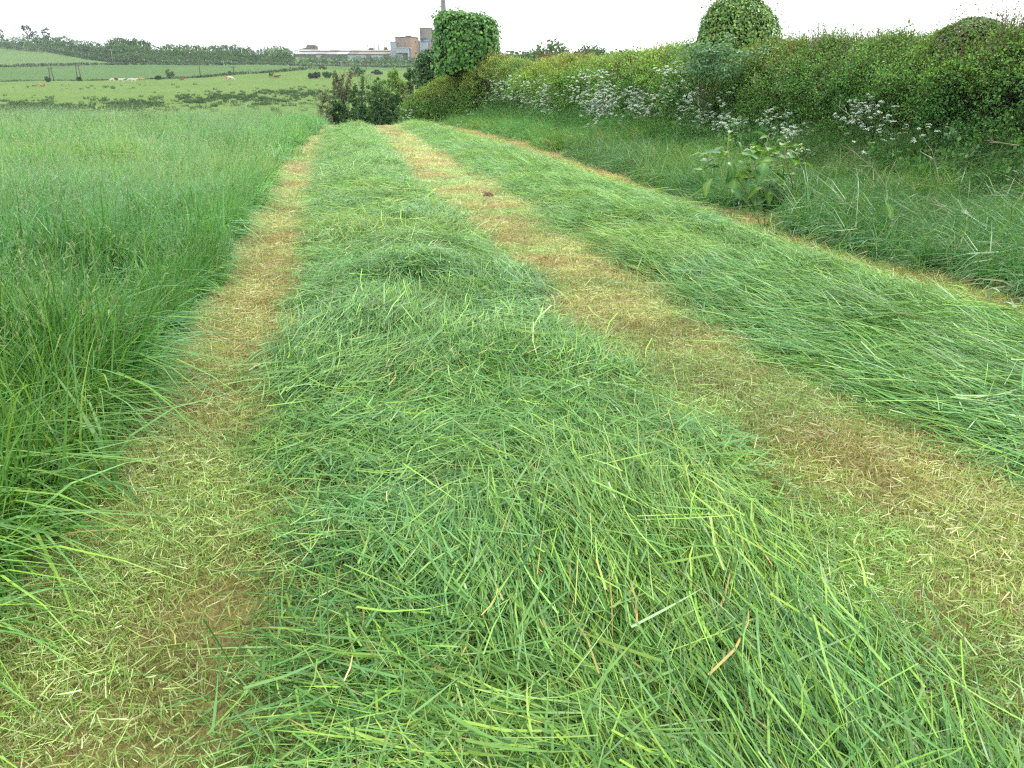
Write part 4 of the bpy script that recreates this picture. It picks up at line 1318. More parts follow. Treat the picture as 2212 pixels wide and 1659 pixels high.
# an elder pushing through the hedge
P_ELD = [(3, (.094, .220, .099)), (2, (.132, .275, .110)), (1, (.187, .297, .077))]
b_ = place(1540, 150, 21.0); z0 = gz(b_.x, b_.y)
eld = empty('elder_bush', (b_.x, b_.y, z0))
tag(eld, 'pale blue green elder growing through the hedge in front of the ivy dome', 'bush')
rng = np.random.default_rng(2401)
mb, st = MB(), MB()
for k in range(46):
    q = place(rng.normal(1532, 42), rng.uniform(112, 165) if k % 3 else rng.uniform(84, 125), 20.5 - rng.uniform(.1, .6)) - Vector((b_.x, b_.y, z0))
    st.tube([(q.x * .4, q.y * .4 + .3, max(q.z - .9, .1)), q], [.012, .004], 4, (.16, .18, .09))
    for r in range(9):
        m = 5
        c = np.array(q) + rng.normal(0, .075, 3)
        ax = unit(rng.normal(0, 1, 3) + np.array([0, -.3, 0]))
        t = np.linspace(-.5, .5, m)
        pos = c + ax[None] * (t * .18)[:, None]
        td = unit(np.cross(ax, np.array([0, 0, 1.]))[None] * np.array([1, -1, 1, -1, 1])[:, None] + rng.normal(0, .25, (m, 3)) + np.array([0, 0, -.25]))
        ln = rng.uniform(.07, .12, m)
        leaves(mb, pos, td, unit(rng.normal(0, .35, (m, 3)) + np.array([-.45, -.55, .55])), ln, ln * .45, pick_cols(m, P_ELD, rng))
st.build('stem', M_LEAF, eld); o = mb.build('foliage', M_LEAF, eld); o['kind'] = 'stuff'

def blob_shrub(name, label, box, u, pal, leaf, n, seed, cat='shrub', nclump=26, stems=5, dense=1.0, group=None, mat=None, depth=.7):
    """a leafy shrub: several stems and many leaf clumps of uneven size"""
    rng = np.random.default_rng(seed)
    b, w, lo, hi = span(*box, u)
    root = empty(name, b); tag(root, label, cat, group)
    lo = 0.0 if u < 80 else max(lo, 0.0)
    mb, st = MB(), MB()
    c, s_ = math.cos(-YAW), math.sin(-YAW)
    C = []
    nclump = int(nclump * (2.2 if u < 80 else 1))
    for k in range(nclump):
        d = unit(rng.normal(0, 1, 3)); r = rng.random() ** .38
        rad = rng.uniform(.05, .17) * min(w, hi - lo) * dense * (1 - .35 * max(0, d[2]) * r)
        x, y = d[0] * r * max(w * .58 - rad * .8, .05), d[1] * r * max(w / 2 - rad * .9, .05) * depth
        z = lo + rad * .7 + (hi - lo - rad * 1.6) * (.5 + .5 * d[2] * r)
        C.append((x, y, z, rad))
    for k in range(stems):
        x, y, z, r = C[rng.integers(0, nclump)]
        x0 = rng.normal(0, w * .08)
        st.tube([(x0 * c, x0 * s_, -.2), ((x0 + x) * .5 * c, (x0 + x) * .5 * s_, z * .5), (x * c - y * s_, x * s_ + y * c, z)], [.05 + hi * .012, .04, .012], 5, (.13, .11, .08))
    per = max(6, int(n * 1.5) // nclump)
    for x, y, z, r in C:
        d = unit(rng.normal(0, 1, (per, 3)))
        p = np.array([x, y, z]) + d * r * (rng.random((per, 1)) ** .5) * np.array([1.15, 1, 1.0])
        p = np.stack([p[:, 0] * c - p[:, 1] * s_, p[:, 0] * s_ + p[:, 1] * c, p[:, 2]], 1)
        ln = leaf * rng.uniform(.6, 1.35, per)
        leaves(mb, p, unit(rng.normal(0, 1, (per, 3)) + d * .3), unit(rng.normal(0, .6, (per, 3)) + d * .7 + np.array([-.15, -.45, .45])), ln, ln * .75, pick_cols(per, pal, rng, .25))
    st.build('stem', M_WOOD, root)
    o = mb.build('foliage', mat or M_LEAF, root); o['kind'] = 'stuff'
    return root

P_WIL = [(3, (.200, .333, .067)), (2, (.267, .392, .083)), (1, (.151, .267, .059))]
P_MID = [(3, (.121, .250, .069)), (2, (.172, .310, .086)), (1, (.086, .182, .052))]
P_DUST = [(3, (.230, .230, .121)), (2, (.203, .189, .108)), (1, (.162, .216, .068))]
blob_shrub('willow_bush', 'pale yellow green willow standing at the field end under the dark ivy stump', (818, 888, 141, 262, ), 66, P_WIL, .11, 15000, 2501, nclump=70, stems=9, dense=1.1)
blob_shrub('willow_bush', 'pale bushy willow filling the gap right of the ivy clad pole at the field end', (782, 852, 158, 262), 63, P_MID[:2] + [(2, (.13, .20, .05))], .11, 11000, 2502, nclump=54, stems=7, dense=1.1)
blob_shrub('ash_sapling', 'upright green sapling between the pale willow and the dark ivy stump', (868, 905, 120, 215), 64, [(2, (.085, .17, .05)), (1, (.12, .21, .05))], .15, 3600, 2503, nclump=22, stems=4, cat='sapling')
blob_shrub('elm_bush', 'dusty brown green bush tucked against the end of the hedge', (862, 896, 176, 262), 60, P_DUST, .12, 3600, 2504, nclump=24, stems=6, cat='bush')
blob_shrub('holly_bush', 'dark green bush with small pale flowers at the end of the middle stubble strip', (797, 846, 206, 275), 57, P_DARK + [(.28, (.35, .38, .33))], .14, 6000, 2505, cat='bush')
blob_shrub('holly_bush', 'dark bluish green bush between the pale willows and the hedge end', (832, 880, 186, 262), 61, P_DARK, .14, 4600, 2506, cat='bush')
blob_shrub('briar_bush', 'low light green bush at the very foot of the hedge end', (846, 884, 224, 268), 55.5, [(2, (.10, .18, .05)), (1, (.06, .12, .035))], .11, 2600, 2507, cat='bush')
blob_shrub('bramble_bush', 'sparse brownish shrub leaning left of the ivy clad dead tree', (676, 720, 196, 262), 60, P_DUST + [(2, (.10, .17, .05))], .11, 1700, 2508, nclump=22, dense=1.0, cat='bush')

blob_shrub('hazel_bush', 'mid green bush filling between the forked dead tree and the slim ivy trunk', (748, 782, 186, 275), 66, P_MID, .14, 4200, 2509, nclump=34, stems=6, cat='bush')

def ivy_limbs(name, label, limbs, u, n_per_m, leaf, seed, pal, haze_leaves=None):
    """a dead tree whose limbs wear a sleeve of ivy"""
    rng = np.random.default_rng(seed)
    first = limbs[0][0]
    b = place(first[0], first[1], u); z0 = gz(b.x, b.y)
    org = Vector((b.x, b.y, z0))
    root = empty(name, org); tag(root, label, 'tree')
    tr, iv = MB(), MB()
    for pts in limbs:
        Q = [place(px, py, u + rng.normal(0, .25)) - org for px, py, r in pts]
        R = [r * .78 * u / (FPX / CP) for px, py, r in pts]
        if pts is limbs[0]: Q[0].z = -.2
        tr.tube(Q, [max(.02, r * .35) for r in R], 6, (.12, .10, .08))
        for i in range(len(Q) - 1):
            L = (Q[i + 1] - Q[i]).length
            m = int(n_per_m * L * (R[i] + R[i + 1]) / .5) + 8
            t = rng.random(m)
            ax = np.array(Q[i + 1] - Q[i]) / max(L, 1e-6)
            c = np.array(Q[i])[None] + ax[None] * (L * t)[:, None]
            d = rng.normal(0, 1, (m, 3)); d = unit(d - ax[None] * (d @ ax)[:, None])
            rr = (R[i] + (R[i + 1] - R[i]) * t) * (.6 + .6 * fbm(c[:, 0] * 2, c[:, 2] * 2, i, seed)) * rng.uniform(.75, 1.1, m)
            p = c + d * rr[:, None]
            ln = leaf * rng.uniform(.6, 1.3, m)
            leaves(iv, p, unit(d * .5 + rng.normal(0, .5, (m, 3)) + np.array([0, 0, -.7])), unit(d + rng.normal(0, .4, (m, 3))), ln, ln * .9, pick_cols(m, pal, rng, .2))
    tr.build('trunk', M_WOOD, root)
    o = iv.build('ivy', M_IVY, root); o['kind'] = 'stuff'
    if haze_leaves:
        hb = MB()
        for px, py, rx, ry, m, pal2 in haze_leaves:
            c = np.array([place(px + rng.uniform(-1, 1) * rx, py + rng.uniform(-1, 1) * ry, u + rng.normal(0, .5)) - org for _ in range(m)])
            ln = .085 * rng.uniform(.6, 1.3, m)
            leaves(hb, c, unit(rng.normal(0, 1, (m, 3))), unit(rng.normal(0, 1, (m, 3))), ln, ln * .7, pick_cols(m, pal2, rng, .2))
            for _ in range(m // 14):
                q = Vector(c[rng.integers(0, m)])
                hb.tube([q, q + Vector(rng.normal(0, .3, 3)) - Vector((0, 0, .5))], [.008, .012], 3, (.16, .13, .10), cap=False)
        o = hb.build('twigs', M_LEAF, root); o['kind'] = 'stuff'
    return root

P_OLIVE = [(3, (.101, .155, .047)), (2, (.135, .162, .061)), (1.5, (.054, .101, .034)), (.7, (.203, .162, .081))]
ivy_limbs('ivy_clad_dead_tree', 'forked dead tree sleeved in olive ivy at the end of the left stubble strip',
          [[(742, 262, 17), (743, 228, 15), (738, 205, 12), (735, 188, 8)], [(735, 190, 7), (729, 172, 5), (724, 160, 3), (722, 152, 1.5)], [(735, 190, 6), (739, 172, 3.5), (741, 160, 2)], [(747, 215, 9), (750, 188, 6), (755, 170, 4), (758, 158, 5), (756, 152, 3)],
           [(735, 205, 5), (725, 185, 3), (720, 170, 2), (719, 160, 1)], [(722, 205, 2.5), (720, 190, 3), (721, 176, 1.2)], [(728, 240, 7), (708, 213, 4), (698, 200, 2.5), (688, 193, 1)]],
          62, 260, .10, 2601, P_OLIVE, [(740, 172, 22, 22, 420, [(2, (.15, .17, .08)), (1, (.18, .14, .09))]), (757, 168, 10, 18, 160, [(2, (.20, .15, .09)), (1, (.15, .17, .08))]), (700, 205, 18, 16, 150, P_DUST)])
blob_shrub('ivy_mound', 'dark ivy mound wrapped round the foot of the forked dead tree', (702, 758, 210, 275), 61, P_DARK + [(1, (.07, .13, .04))], .14, 6000, 2602, cat='bush')
ivy_limbs('ivy_clad_pole', 'slim straight ivy clad trunk with a bushy dark foot at the field end', [[(781, 264, 13), (781, 235, 12), (782, 208, 9), (783, 190, 4.2), (783, 176, 3.4), (783, 164, 2.4)], [(776, 205, 4), (769, 190, 2), (767, 180, 1)]],
          61, 330, .11, 2611, P_DARK + [(1.5, (.06, .12, .035))], [(790, 172, 18, 14, 260, P_MID)])
blob_shrub('ivy_mound', 'dark leafy mound round the foot of the slim ivy clad trunk', (766, 804, 222, 276), 59, P_DARK + [(1, (.06, .13, .04))], .14, 4600, 2612, cat='bush')

# ------------------------------------------------------------------ far trees
def tree_proto(i, kind):
    rng = np.random.default_rng(3000 + i)
    tr, cr = MB(), MB()
    tall = {'round': 1.0, 'tall': 1.0, 'pine': 1.0, 'shrub': 1.0, 'thin': 1.0}[kind]
    W = {'round': .95, 'tall': .62, 'pine': .62, 'shrub': 1.15, 'thin': .55}[kind]
    lo = {'round': .14, 'tall': .2, 'pine': .28, 'shrub': 0.0, 'thin': .22}[kind]
    tr.tube([(0, 0, -.06), (.01, 0, .25), (.0, .01, .55)], [.035, .026, .014], 6, (1, 1, 1))
    nc = {'round': 44, 'tall': 34, 'pine': 38, 'shrub': 34, 'thin': 26}[kind]
    for k in range(nc):
        t = rng.random()
        z = lo + (1 - lo) * (.08 + .86 * t)
        prof = math.sin(math.pi * min(1, .12 + .86 * t)) ** .6 if kind != 'pine' else (.35 + .65 * math.sin(math.pi * (.1 + .8 * t)))
        a, r = rng.uniform(0, 6.28), math.sqrt(rng.random()) * .5 * W * prof
        c = np.array([r * math.cos(a), r * math.sin(a), z])
        if kind == 'pine': c[0] += .10 * (z - .4)
        rad = rng.uniform(.055, .12) * (1 if kind != 'thin' else .75)
        if k % 6 == 0:
            tr.tube([(0, 0, max(.1, z * .55)), tuple(c)], [.012, .004], 4, (1, 1, 1), cap=False)
        m = 15
        d = unit(rng.normal(0, 1, (m, 3)))
        p = c + d * rad * rng.random((m, 1)) ** .4
        ln = rng.uniform(.035, .085, m) * (.8 if kind == 'thin' else 1)
        v = rng.uniform(.75, 1.25)
        leaves(cr, p, unit(rng.normal(0, 1, (m, 3)) + d * .5), unit(d + rng.normal(0, .5, (m, 3)) + np.array([0, 0, .5])), ln, ln * .95, np.array([1., 1, 1]) * rng.uniform(.75, 1.25, (m, 1)) * v)
    return tr.mesh('trunk', M_BARK_OB), cr.mesh('crown', M_LEAF_OB)
M_BARK_OB = solid_mat('far_bark', (.10, .085, .065), 0.9, 0.1, 0.2, 5)
TREES = {k: [tree_proto(j * 7 + n * 31, k) for n in range(c)] for j, (k, c) in enumerate([('round', 5), ('tall', 3), ('pine', 2), ('shrub', 3), ('thin', 2)])}
C_GREEN = [(.054, .130, .033), (.068, .153, .038), (.085, .177, .040), (.042, .109, .032), (.097, .165, .050)]
C_PALE = [(.105, .175, .05), (.095, .165, .05), (.125, .18, .06)]
C_DARK = [(.022, .045, .026), (.028, .052, .028)]
rngT = np.random.default_rng(3100)

def far_tree(kind, px, u, top_py, name, label, group, cols=C_GREEN, wide=1.0, hmin=2.0, cat='tree'):
    x, y = base_at(px, u)
    z = gz(x, y)
    h = max(place(px, top_py, u).z - z, hmin)
    me_t, me_c = TREES[kind][rngT.integers(0, len(TREES[kind]))]
    root = empty(name, (x, y, z), rngT.uniform(0, 6.28) if kind != 'pine' else -YAW + rngT.normal(0, .3))
    tag(root, label, cat, group)
    w = h * wide * rngT.uniform(.85, 1.2)
    for nm, me in (('trunk', me_t), ('crown', me_c)):
        o = link(nm, me, root)
        o.scale = (w, w, h)
        if nm == 'crown':
            c = np.array(cols[rngT.integers(0, len(cols))]) * rngT.uniform(.85, 1.15)
            o.color = (*c, 1)
            o['kind'] = 'stuff'
    return root

# skyline of the hill wood: (column, height of its top edge) in the photograph
SKY_X = np.array([-120, 0, 20, 50, 75, 95, 120, 140, 163, 185, 200, 226, 247, 252, 275, 300, 325, 345, 352, 375, 400, 425, 440, 455, 475, 500, 520, 545, 560, 600, 640])
SKY_Y = np.array([84, 79, 78, 80, 79, 80, 79, 78, 77, 86, 86, 90, 97, 88, 84, 83, 85, 96, 100, 97, 95, 96, 101, 99, 98, 97, 100, 101, 107, 102, 108])
def wood_u(px):
    return float(np.interp(px, [-120, 0, 126, 257, 300, 900], [632, 628, 596, 524, 505, 505]))
G_W = 'trees of the wood along the ridge'
for row, (du, frac, step) in enumerate([(46, 1.0, 10), (28, .74, 10), (10, .42, 11)]):
    px = -110 + row * 4
    while px < 640:
        u = wood_u(px) + du + rngT.uniform(-7, 7)
        sky = float(np.interp(px, SKY_X, SKY_Y))
        x, y = base_at(px, u); zb = gz(x, y)
        b1 = place(px, 100, u).z; pyb = 100 - (zb - b1) / (u / (FPX / CP ** 2))
        top = pyb + (sky - pyb) * frac + rngT.uniform(-1.5, 2.5)
        if pyb - top < 9: top = pyb - rngT.uniform(9, 13)
        for q, where in [(10, 'at the far left edge'), (50, 'below the small leftmost pine'), (108, 'below the tallest pine'), (160, 'below the broad pine'), (245, 'in the dip before the leaning pole'), (320, 'around the dark crown right of the dip'), (420, 'below the first thin pale trees'),
                         (470, 'below the pale domed tree'), (505, 'below the feathery trees'), (545, 'below the dark rounded tree'), (900, 'beside the poplars and factory')]:
            if px < q: break
        lab = ['tall back-rank wood tree ', 'bushy middle-rank wood tree ', 'low front-edge wood tree '][row] + where
        far_tree('round' if row < 2 else 'shrub', px, u, top, 'wood_tree', lab, G_W, wide=[.95, 1.1, 1.35][row])
        px += step * rngT.uniform(.75, 1.25)
for px, top, kind, cols, wide, lab in [(28, 61, 'pine', C_DARK, .8, 'small dark wind-leaning pine above the wood, leftmost on the skyline'), (84, 53, 'pine', C_DARK, .95, 'tallest dark wind-leaning pine above the wood on the left skyline'), (100, 66, 'pine', C_DARK, .7, 'dark pine stepped down right of the tallest pine on the skyline'), (123, 59, 'pine', C_DARK, .9, 'broad dark pine right of the tallest pine on the skyline'),
                                   (257, 84, 'round', C_DARK, .7, 'dark tree at the right edge of the dip in the wood'), (272, 79, 'round', C_DARK, .9, 'dark tree cluster crowning the wood right of the dip'), (308, 83, 'round', C_GREEN, 1.0, 'rounded mid green tree crowning the wood right of the dip'),
                                   (380, 92, 'thin', C_PALE, .8, 'first thin pale tree on the skyline right of the wood crown'), (402, 91, 'thin', C_PALE, .9, 'second thin pale tree on the skyline right of the wood crown'), (442, 97, 'round', C_PALE, 1.0, 'pale domed see-through tree on the skyline above the wood'),
                                   (478, 93, 'thin', C_PALE, .9, 'feathery pale tree on the skyline left of the dark rounded one'), (490, 94, 'thin', C_PALE, .9, 'second feathery pale tree on the skyline left of the dark rounded one'), (520, 95, 'round', C_DARK, .9, 'dark rounded tree on the skyline left of the factory'), (548, 102, 'round', C_GREEN, .9, 'small green tree on the skyline between the dark one and the poplars')]:
    far_tree(kind, px, wood_u(px) + 62, top, 'skyline_tree', lab, None, cols, wide)
for k, px in enumerate([567, 574, 581, 588]):
    far_tree('thin', px, 830, [100, 98, 97, 98][k], 'poplar', ['leftmost of the four bluish poplars left of the factory', 'second of the four bluish poplars left of the factory', 'third of the four bluish poplars left of the factory', 'rightmost of the four bluish poplars left of the factory'][k], 'poplars left of the factory', [(.07, .11, .075)], .5)
for px, top in [(604, 98), (618, 99), (628, 103)]:
    far_tree('round', px, 640, top, 'factory_tree', '%s tree of the clump at the left end of the long factory roof' % {604: 'left', 618: 'middle', 628: 'right'}[px], 'trees left of the factory', C_GREEN, 1.0)
def belt_where(px):
    for q, t in [(625, 'left of the shed'), (680, 'below the conveyor house'), (735, 'left of the white pole'), (790, 'right of the white pole'), (846, 'below the shed roof plant'), (2000, 'below the brick block')]:
        if px < q: return t
px = 560
while px < 905:
    far_tree('round', px, 540 + rngT.uniform(-12, 12), (121 if px > 640 else 116) + rngT.uniform(-3, 4), 'belt_tree', 'rounded tree in the belt ' + belt_where(px), 'trees screening the factory', C_GREEN[:4], 1.25)
    px += rngT.uniform(9, 14)
px = 556
while px < 905:
    far_tree('shrub', px, 512 + rngT.uniform(-6, 6), 131 + rngT.uniform(-3, 3), 'belt_tree', 'low dark front tree in the belt ' + belt_where(px), 'trees screening the factory', C_GREEN[:2] + C_DARK, 1.5)
    px += rngT.uniform(9, 13)
# behind the hedge on the right
for px, top, kind, cols, w, lab in [(1145, 108, 'round', C_GREEN, 1.1, 'low dark tree left of the pale spreading tree behind the hedge'), (1160, 104, 'round', C_GREEN, 1.2, 'dark bushy tree under the left of the pale spreading tree'), (1193, 88, 'round', C_PALE, 1.2, 'pale spreading tree on the skyline behind the hedge'), (1217, 102, 'round', C_PALE, .9, 'small green tree right of the pale spreading tree'),
                                (1239, 101, 'thin', C_GREEN, .9, 'narrow airy tree standing clear of the pale spreading tree'), (1263, 101, 'tall', C_GREEN, 1.0, 'left one of the two joined dark airy trees behind the hedge'), (1275, 101, 'tall', C_GREEN, 1.0, 'right one of the two joined dark airy trees behind the hedge'), (1291, 105, 'round', C_GREEN, .9, 'small tree just right of the joined dark airy trees')]:
    far_tree(kind, px, 250 + rngT.uniform(-8, 8), top, 'skyline_tree', lab, None, cols, w)
for px in np.arange(1085, 1480, 13):
    far_tree('shrub', px, 265 + rngT.uniform(-6, 6), 114 + rngT.uniform(-3, 4) - (4 if 1310 < px < 1470 else 0), 'distant_bush', 'dark distant bush in the line just showing over the hedge', 'distant bushes over the hedge', C_GREEN[:4], 1.5)
for px in np.arange(1480, 2300, 30):
    far_tree('shrub', px, 270, 118, 'distant_bush', 'dark distant bush in the line just showing over the hedge', 'distant bushes over the hedge', C_GREEN[:4], 2.0)

# ------------------------------------------------------------------ bushes and hedgerows in the far fields
def pasture_bush(px0, px1, py0, py1, lab, cols, u=None):
    g = ground_row(.5 * (px0 + px1), py1)
    u, v = xy2uv(g.x, g.y)
    pal = [(3, tuple(np.array(cols[0]) * 1.15)), (1, tuple(np.array(cols[0]) * 1.5)), (1, tuple(np.array(cols[0]) * .8))]
    blob_shrub('pasture_bush', lab, (px0, px1, py0, py1), u, pal, .45, 900, int(px0 * 7 + py0), 'bush', nclump=30, stems=4, dense=1.35, group='bushes in the far fields')
C_BLUE = [(.040, .075, .038)]
for a in [(665, 680, 158, 169, 'left half of the dark double bush in the pasture', C_BLUE), (676, 693, 155, 169, 'right half of the dark double bush in the pasture', C_BLUE), (697, 719, 153, 168, 'dark bush just right of the double bush in the pasture', C_GREEN[:1]), (752, 788, 142, 165, 'large domed bush in the pasture behind the ivy clad trees', C_GREEN[:1]),
          (803, 826, 151, 161, 'low dark bush right of the large domed bush', C_BLUE), (356, 378, 149, 170, 'tall airy bush where the pasture meets the middle field', C_PALE[:1]), (335, 349, 164, 172, 'small dark bush beside the tall airy bush', C_BLUE), (490, 502, 154, 162, 'small bush standing alone in the middle field', C_BLUE),
          (95, 110, 165, 178, 'dark bush at the foot of the left twin pole', C_BLUE), (166, 176, 166, 176, 'dark bush at the foot of the right twin pole', C_BLUE)]:
    pasture_bush(*a)

def hedgerow(label, pts, thick_px, seed, cols, u_off=0.0, name='hedgerow'):
    """a far field hedge along ground points seen at PTS"""
    rng = np.random.default_rng(seed)
    G = []
    for px, py, u in pts:
        x, y = base_at(px, u); G.append((x, y, u))
    G = np.array(G)
    L = np.concatenate([[0], np.cumsum(np.linalg.norm(np.diff(G[:, :2], axis=0), axis=1))])
    root = empty(name, (G[0, 0], G[0, 1], gz(G[0, 0], G[0, 1])))
    tag(root, label, 'hedge')
    n = int(L[-1] * 3.2)
    s = rng.uniform(0, L[-1], n)
    cx_, cy_, cu = np.interp(s, L, G[:, 0]), np.interp(s, L, G[:, 1]), np.interp(s, L, G[:, 2])
    h = np.interp(s, L, np.array(thick_px, float)) * cu / (FPX / CP ** 2) * (.65 + .7 * fbm(s * .12, 0, 0, seed))
    mb = MB()
    m = 9
    d = unit(rng.normal(0, 1, (n, m, 3)))
    z = ground_z(cx_, cy_)
    tz = rng.random((n, m)) ** .8
    wd = 1.0
    p = np.stack([cx_[:, None] + d[..., 0] * wd, cy_[:, None] + d[..., 1] * wd, z[:, None] + tz * h[:, None]], -1).reshape(-1, 3) - np.array(root.location)
    k = n * m
    ln = rng.uniform(.35, .8, k)
    c = np.array(cols)[rng.integers(0, len(cols), k)] * np.repeat(.8 + .45 * fbm(s * .3, 4, 0, seed + 2), m)[:, None]
    leaves(mb, p, unit(rng.normal(0, 1, (k, 3))), unit(rng.normal(0, .6, (k, 3)) + np.array([0, 0, .6])), ln, ln * .9, c)
    o = mb.build('foliage', M_LEAF, root); o['kind'] = 'stuff'
    st = MB()
    for q in np.arange(0, L[-1], 3.0):
        x, y = np.interp(q, L, G[:, 0]), np.interp(q, L, G[:, 1])
        st.tube([(x - root.location.x, y - root.location.y, gz(x, y) - root.location.z - .1), (x - root.location.x + rng.normal(0, .3), y - root.location.y, gz(x, y) - root.location.z + 1.0)], [.08, .04], 4, (.1, .085, .065))
    st.build('stem', M_WOOD, root)
hedgerow('dark trimmed hedgerow between the middle field and the pale hill field', [(-150, 148, 491), (0, 146, 491), (100, 144, 491), (176, 142, 491), (260, 141, 491), (302, 141, 491), (420, 141, 491), (556, 141, 491)], [6, 6, 5.5, 5.5, 4, 4, 4, 4], 4001, [(.034, .075, .034), (.045, .09, .036)])
hedgerow('low hedgerow climbing between the bright pasture and the middle field', [(330, 172, 372), (400, 170, 372), (440, 168, 372), (480, 165, 372), (556, 160, 372), (640, 154, 372), (707, 149, 372)], [1.5, 3, 4, 4.5, 5.5, 6.5, 6.5], 4002, [(.045, .09, .034), (.055, .105, .036)])
hedgerow('faint grassy bank line at the left edge of the pasture', [(-150, 179, 371), (0, 178, 371), (100, 177, 371), (200, 176, 371), (330, 173, 371)], [2.2, 2.2, 2, 1.2, 1], 4003, [(.06, .12, .04), (.075, .14, .045)], name='grass_bank')
hedgerow('narrow green hedgerow at the foot of the tree belt below the factory', [(556, 142, 492), (700, 147, 492), (800, 149, 492), (905, 149, 492)], [4, 4, 4, 4], 4004, [(.05, .10, .036), (.042, .085, .034)])
hedgerow('dark hedge bank along the front of the hillside wood', [(-150, 100, 634), (0, 101, 622), (60, 106, 605), (126, 112, 590), (200, 126, 556), (257, 135, 522), (300, 140, 508)], [9, 9, 9, 9, 9, 8, 6], 4005, [(.032, .068, .032), (.04, .08, .034)])

# ------------------------------------------------------------------ rushes in the pasture
P_RUSH = [(3, (.036, .077, .027)), (2, (.050, .095, .031)), (1, (.068, .108, .036))]
def rush(i):
    rng = np.random.default_rng(4100 + i)
    mb = MB(); n = 34
    a = rng.uniform(0, 6.28, n); r = np.sqrt(rng.random(n)) * .38
    base = np.stack([np.cos(a) * r, np.sin(a) * r, np.zeros(n)], 1)
    d = unit(np.stack([np.cos(a) * .35 + rng.normal(0, .2, n), np.sin(a) * .35 + rng.normal(0, .2, n), np.ones(n)], 1))
    blades(mb, base, d, rng.uniform(.22, .55, n), rng.uniform(.05, .10, n), rng.normal(0, .1, (n, 3)), pick_cols(n, P_RUSH, rng), 2, None, rng)
    return proto('rush_clump', mb, M_GRASS)
T_RUSH = [rush(i) for i in range(5)]
rng = np.random.default_rng(4200)
pts = []
tries = 0
while len(pts) < 1700 and tries < 60000:
    tries += 1
    px, py = rng.uniform(-60, 780), rng.uniform(182, 250)
    c1 = np.interp(px, [-60, 150, 300, 450, 556, 620, 700, 780], [232, 232, 226, 213, 207, 204, 206, 208])
    w1 = np.interp(px, [-60, 150, 300, 450, 556, 780], [11, 10, 9, 9, 9, 8])
    c2 = np.interp(px, [-60, 300, 430, 560, 780], [238, 238, 232, 229, 230])
    dens = math.exp(-((py - c1) / w1) ** 2) + .75 * math.exp(-((py - c2) / 6.5) ** 2) * (1 if px > 540 or px < 300 else .35) + .035
    dens *= .15 + 1.3 * float(smooth(.40, .62, fbm(px * .03, py * .11, 0, 4201)))
    if rng.random() < dens * .9:
        pts.append((px, py))
RP = np.array([tuple(ground_row(px, py)) for px, py in pts])
n = len(RP)
o = scatter('rushes', RP + np.array([0, 0, -.05]), np.stack([np.zeros(n), np.zeros(n), rng.uniform(0, 6.28, n)], 1), rng.uniform(.6, 1.5, n) ** 1.3, np.ones((n, 3)) * rng.uniform(.8, 1.3, (n, 1)), T_RUSH)
tag(o, 'dark tussocks of rushes spread in bands over the wet pasture', 'rushes', kind='stuff')

# ------------------------------------------------------------------ cattle
M_COW = leaf_mat('cow_hide', 0.8, 0.15, 0.0, ob_color=True)
def cow_mesh(pose):
    """one continuous skinned body"""
    z = .0 if pose != 'lying' else -.52
    V, E, R = [], [], []
    def chain(pts, start=None):
        prev = start
        for p, r in pts:
            V.append(p); R.append(r); i = len(V) - 1
            if prev is not None: E.append((prev, i))
            prev = i
        return prev
    body = [((-.78, 0, 1.08 + z), (.24, .26)), ((-.35, 0, 1.02 + z), (.36, .36)), ((.15, 0, .98 + z), (.40, .38)), ((.60, 0, 1.03 + z), (.30, .34))]
    chain(body)
    if pose == 'grazing':
        chain([((.95, 0, .92 + z), (.17, .20)), ((1.18, 0, .55 + z), (.13, .15)), ((1.30, 0, .26 + z), (.12, .13)), ((1.44, 0, .10 + z), (.08, .08))], 3)
    else:
        chain([((.98, 0, 1.22 + z), (.17, .20)), ((1.22, 0, 1.38 + z), (.15, .15)), ((1.45, 0, 1.28 + z), (.11, .11)), ((1.60, 0, 1.20 + z), (.08, .08))], 3)
    head = len(V) - 3
    for s in (-1, 1):
        chain([((V[head][0] - .02, s * .24, V[head][2] + .08), (.035, .05))], head)
    chain([((-.98, 0, .95 + z), (.04, .04)), ((-1.02, 0, .45 + max(z, -.3)), (.03, .03))], 0)
    for s in (-1, 1):
        if pose == 'lying':
            chain([((-.55, s * .34, .30), (.15, .15)), ((-.15, s * .42, .12), (.08, .08)), ((-.45, s * .46, .06), (.05, .05))], 0)
            chain([((.55, s * .25, .22), (.11, .11)), ((.90, s * .26, .08), (.06, .06)), ((.62, s * .28, .05), (.05, .05))], 3)
        else:
            chain([((-.70, s * .20, .72), (.16, .15)), ((-.82, s * .21, .42), (.075, .075)), ((-.74, s * .21, .05), (.055, .055))], 0)
            chain([((.56, s * .19, .66), (.12, .12)), ((.56, s * .19, .36), (.065, .065)), ((.58, s * .19, .05), (.055, .055))], 3)
    me = bpy.data.meshes.new('cow')
    me.from_pydata(V, E, [])
    o = bpy.data.objects.new('cow_source', me)
    COL.objects.link(o)
    o.modifiers.new('skin', 'SKIN')
    for i, r in enumerate(R):
        me.skin_vertices[0].data[i].radius = r
    me.skin_vertices[0].data[1].use_root = True
    sd = o.modifiers.new('sub', 'SUBSURF'); sd.levels = 1; sd.render_levels = 1
    bpy.context.view_layer.update()
    out = bpy.data.meshes.new_from_object(o.evaluated_get(bpy.context.evaluated_depsgraph_get()))
    bpy.data.objects.remove(o)
    out.name = 'cow'
    for nm in [a.name for a in out.attributes if a.name == 'col']: out.attributes.remove(out.attributes[nm])
    at = out.attributes.new('col', 'FLOAT_COLOR', 'POINT')
    at.data.foreach_set('color', np.ones(len(out.vertices) * 4, np.float32))
    out.materials.clear(); out.materials.append(M_COW)
    return out
COW = {p: cow_mesh(p) for p in ('grazing', 'standing', 'lying')}
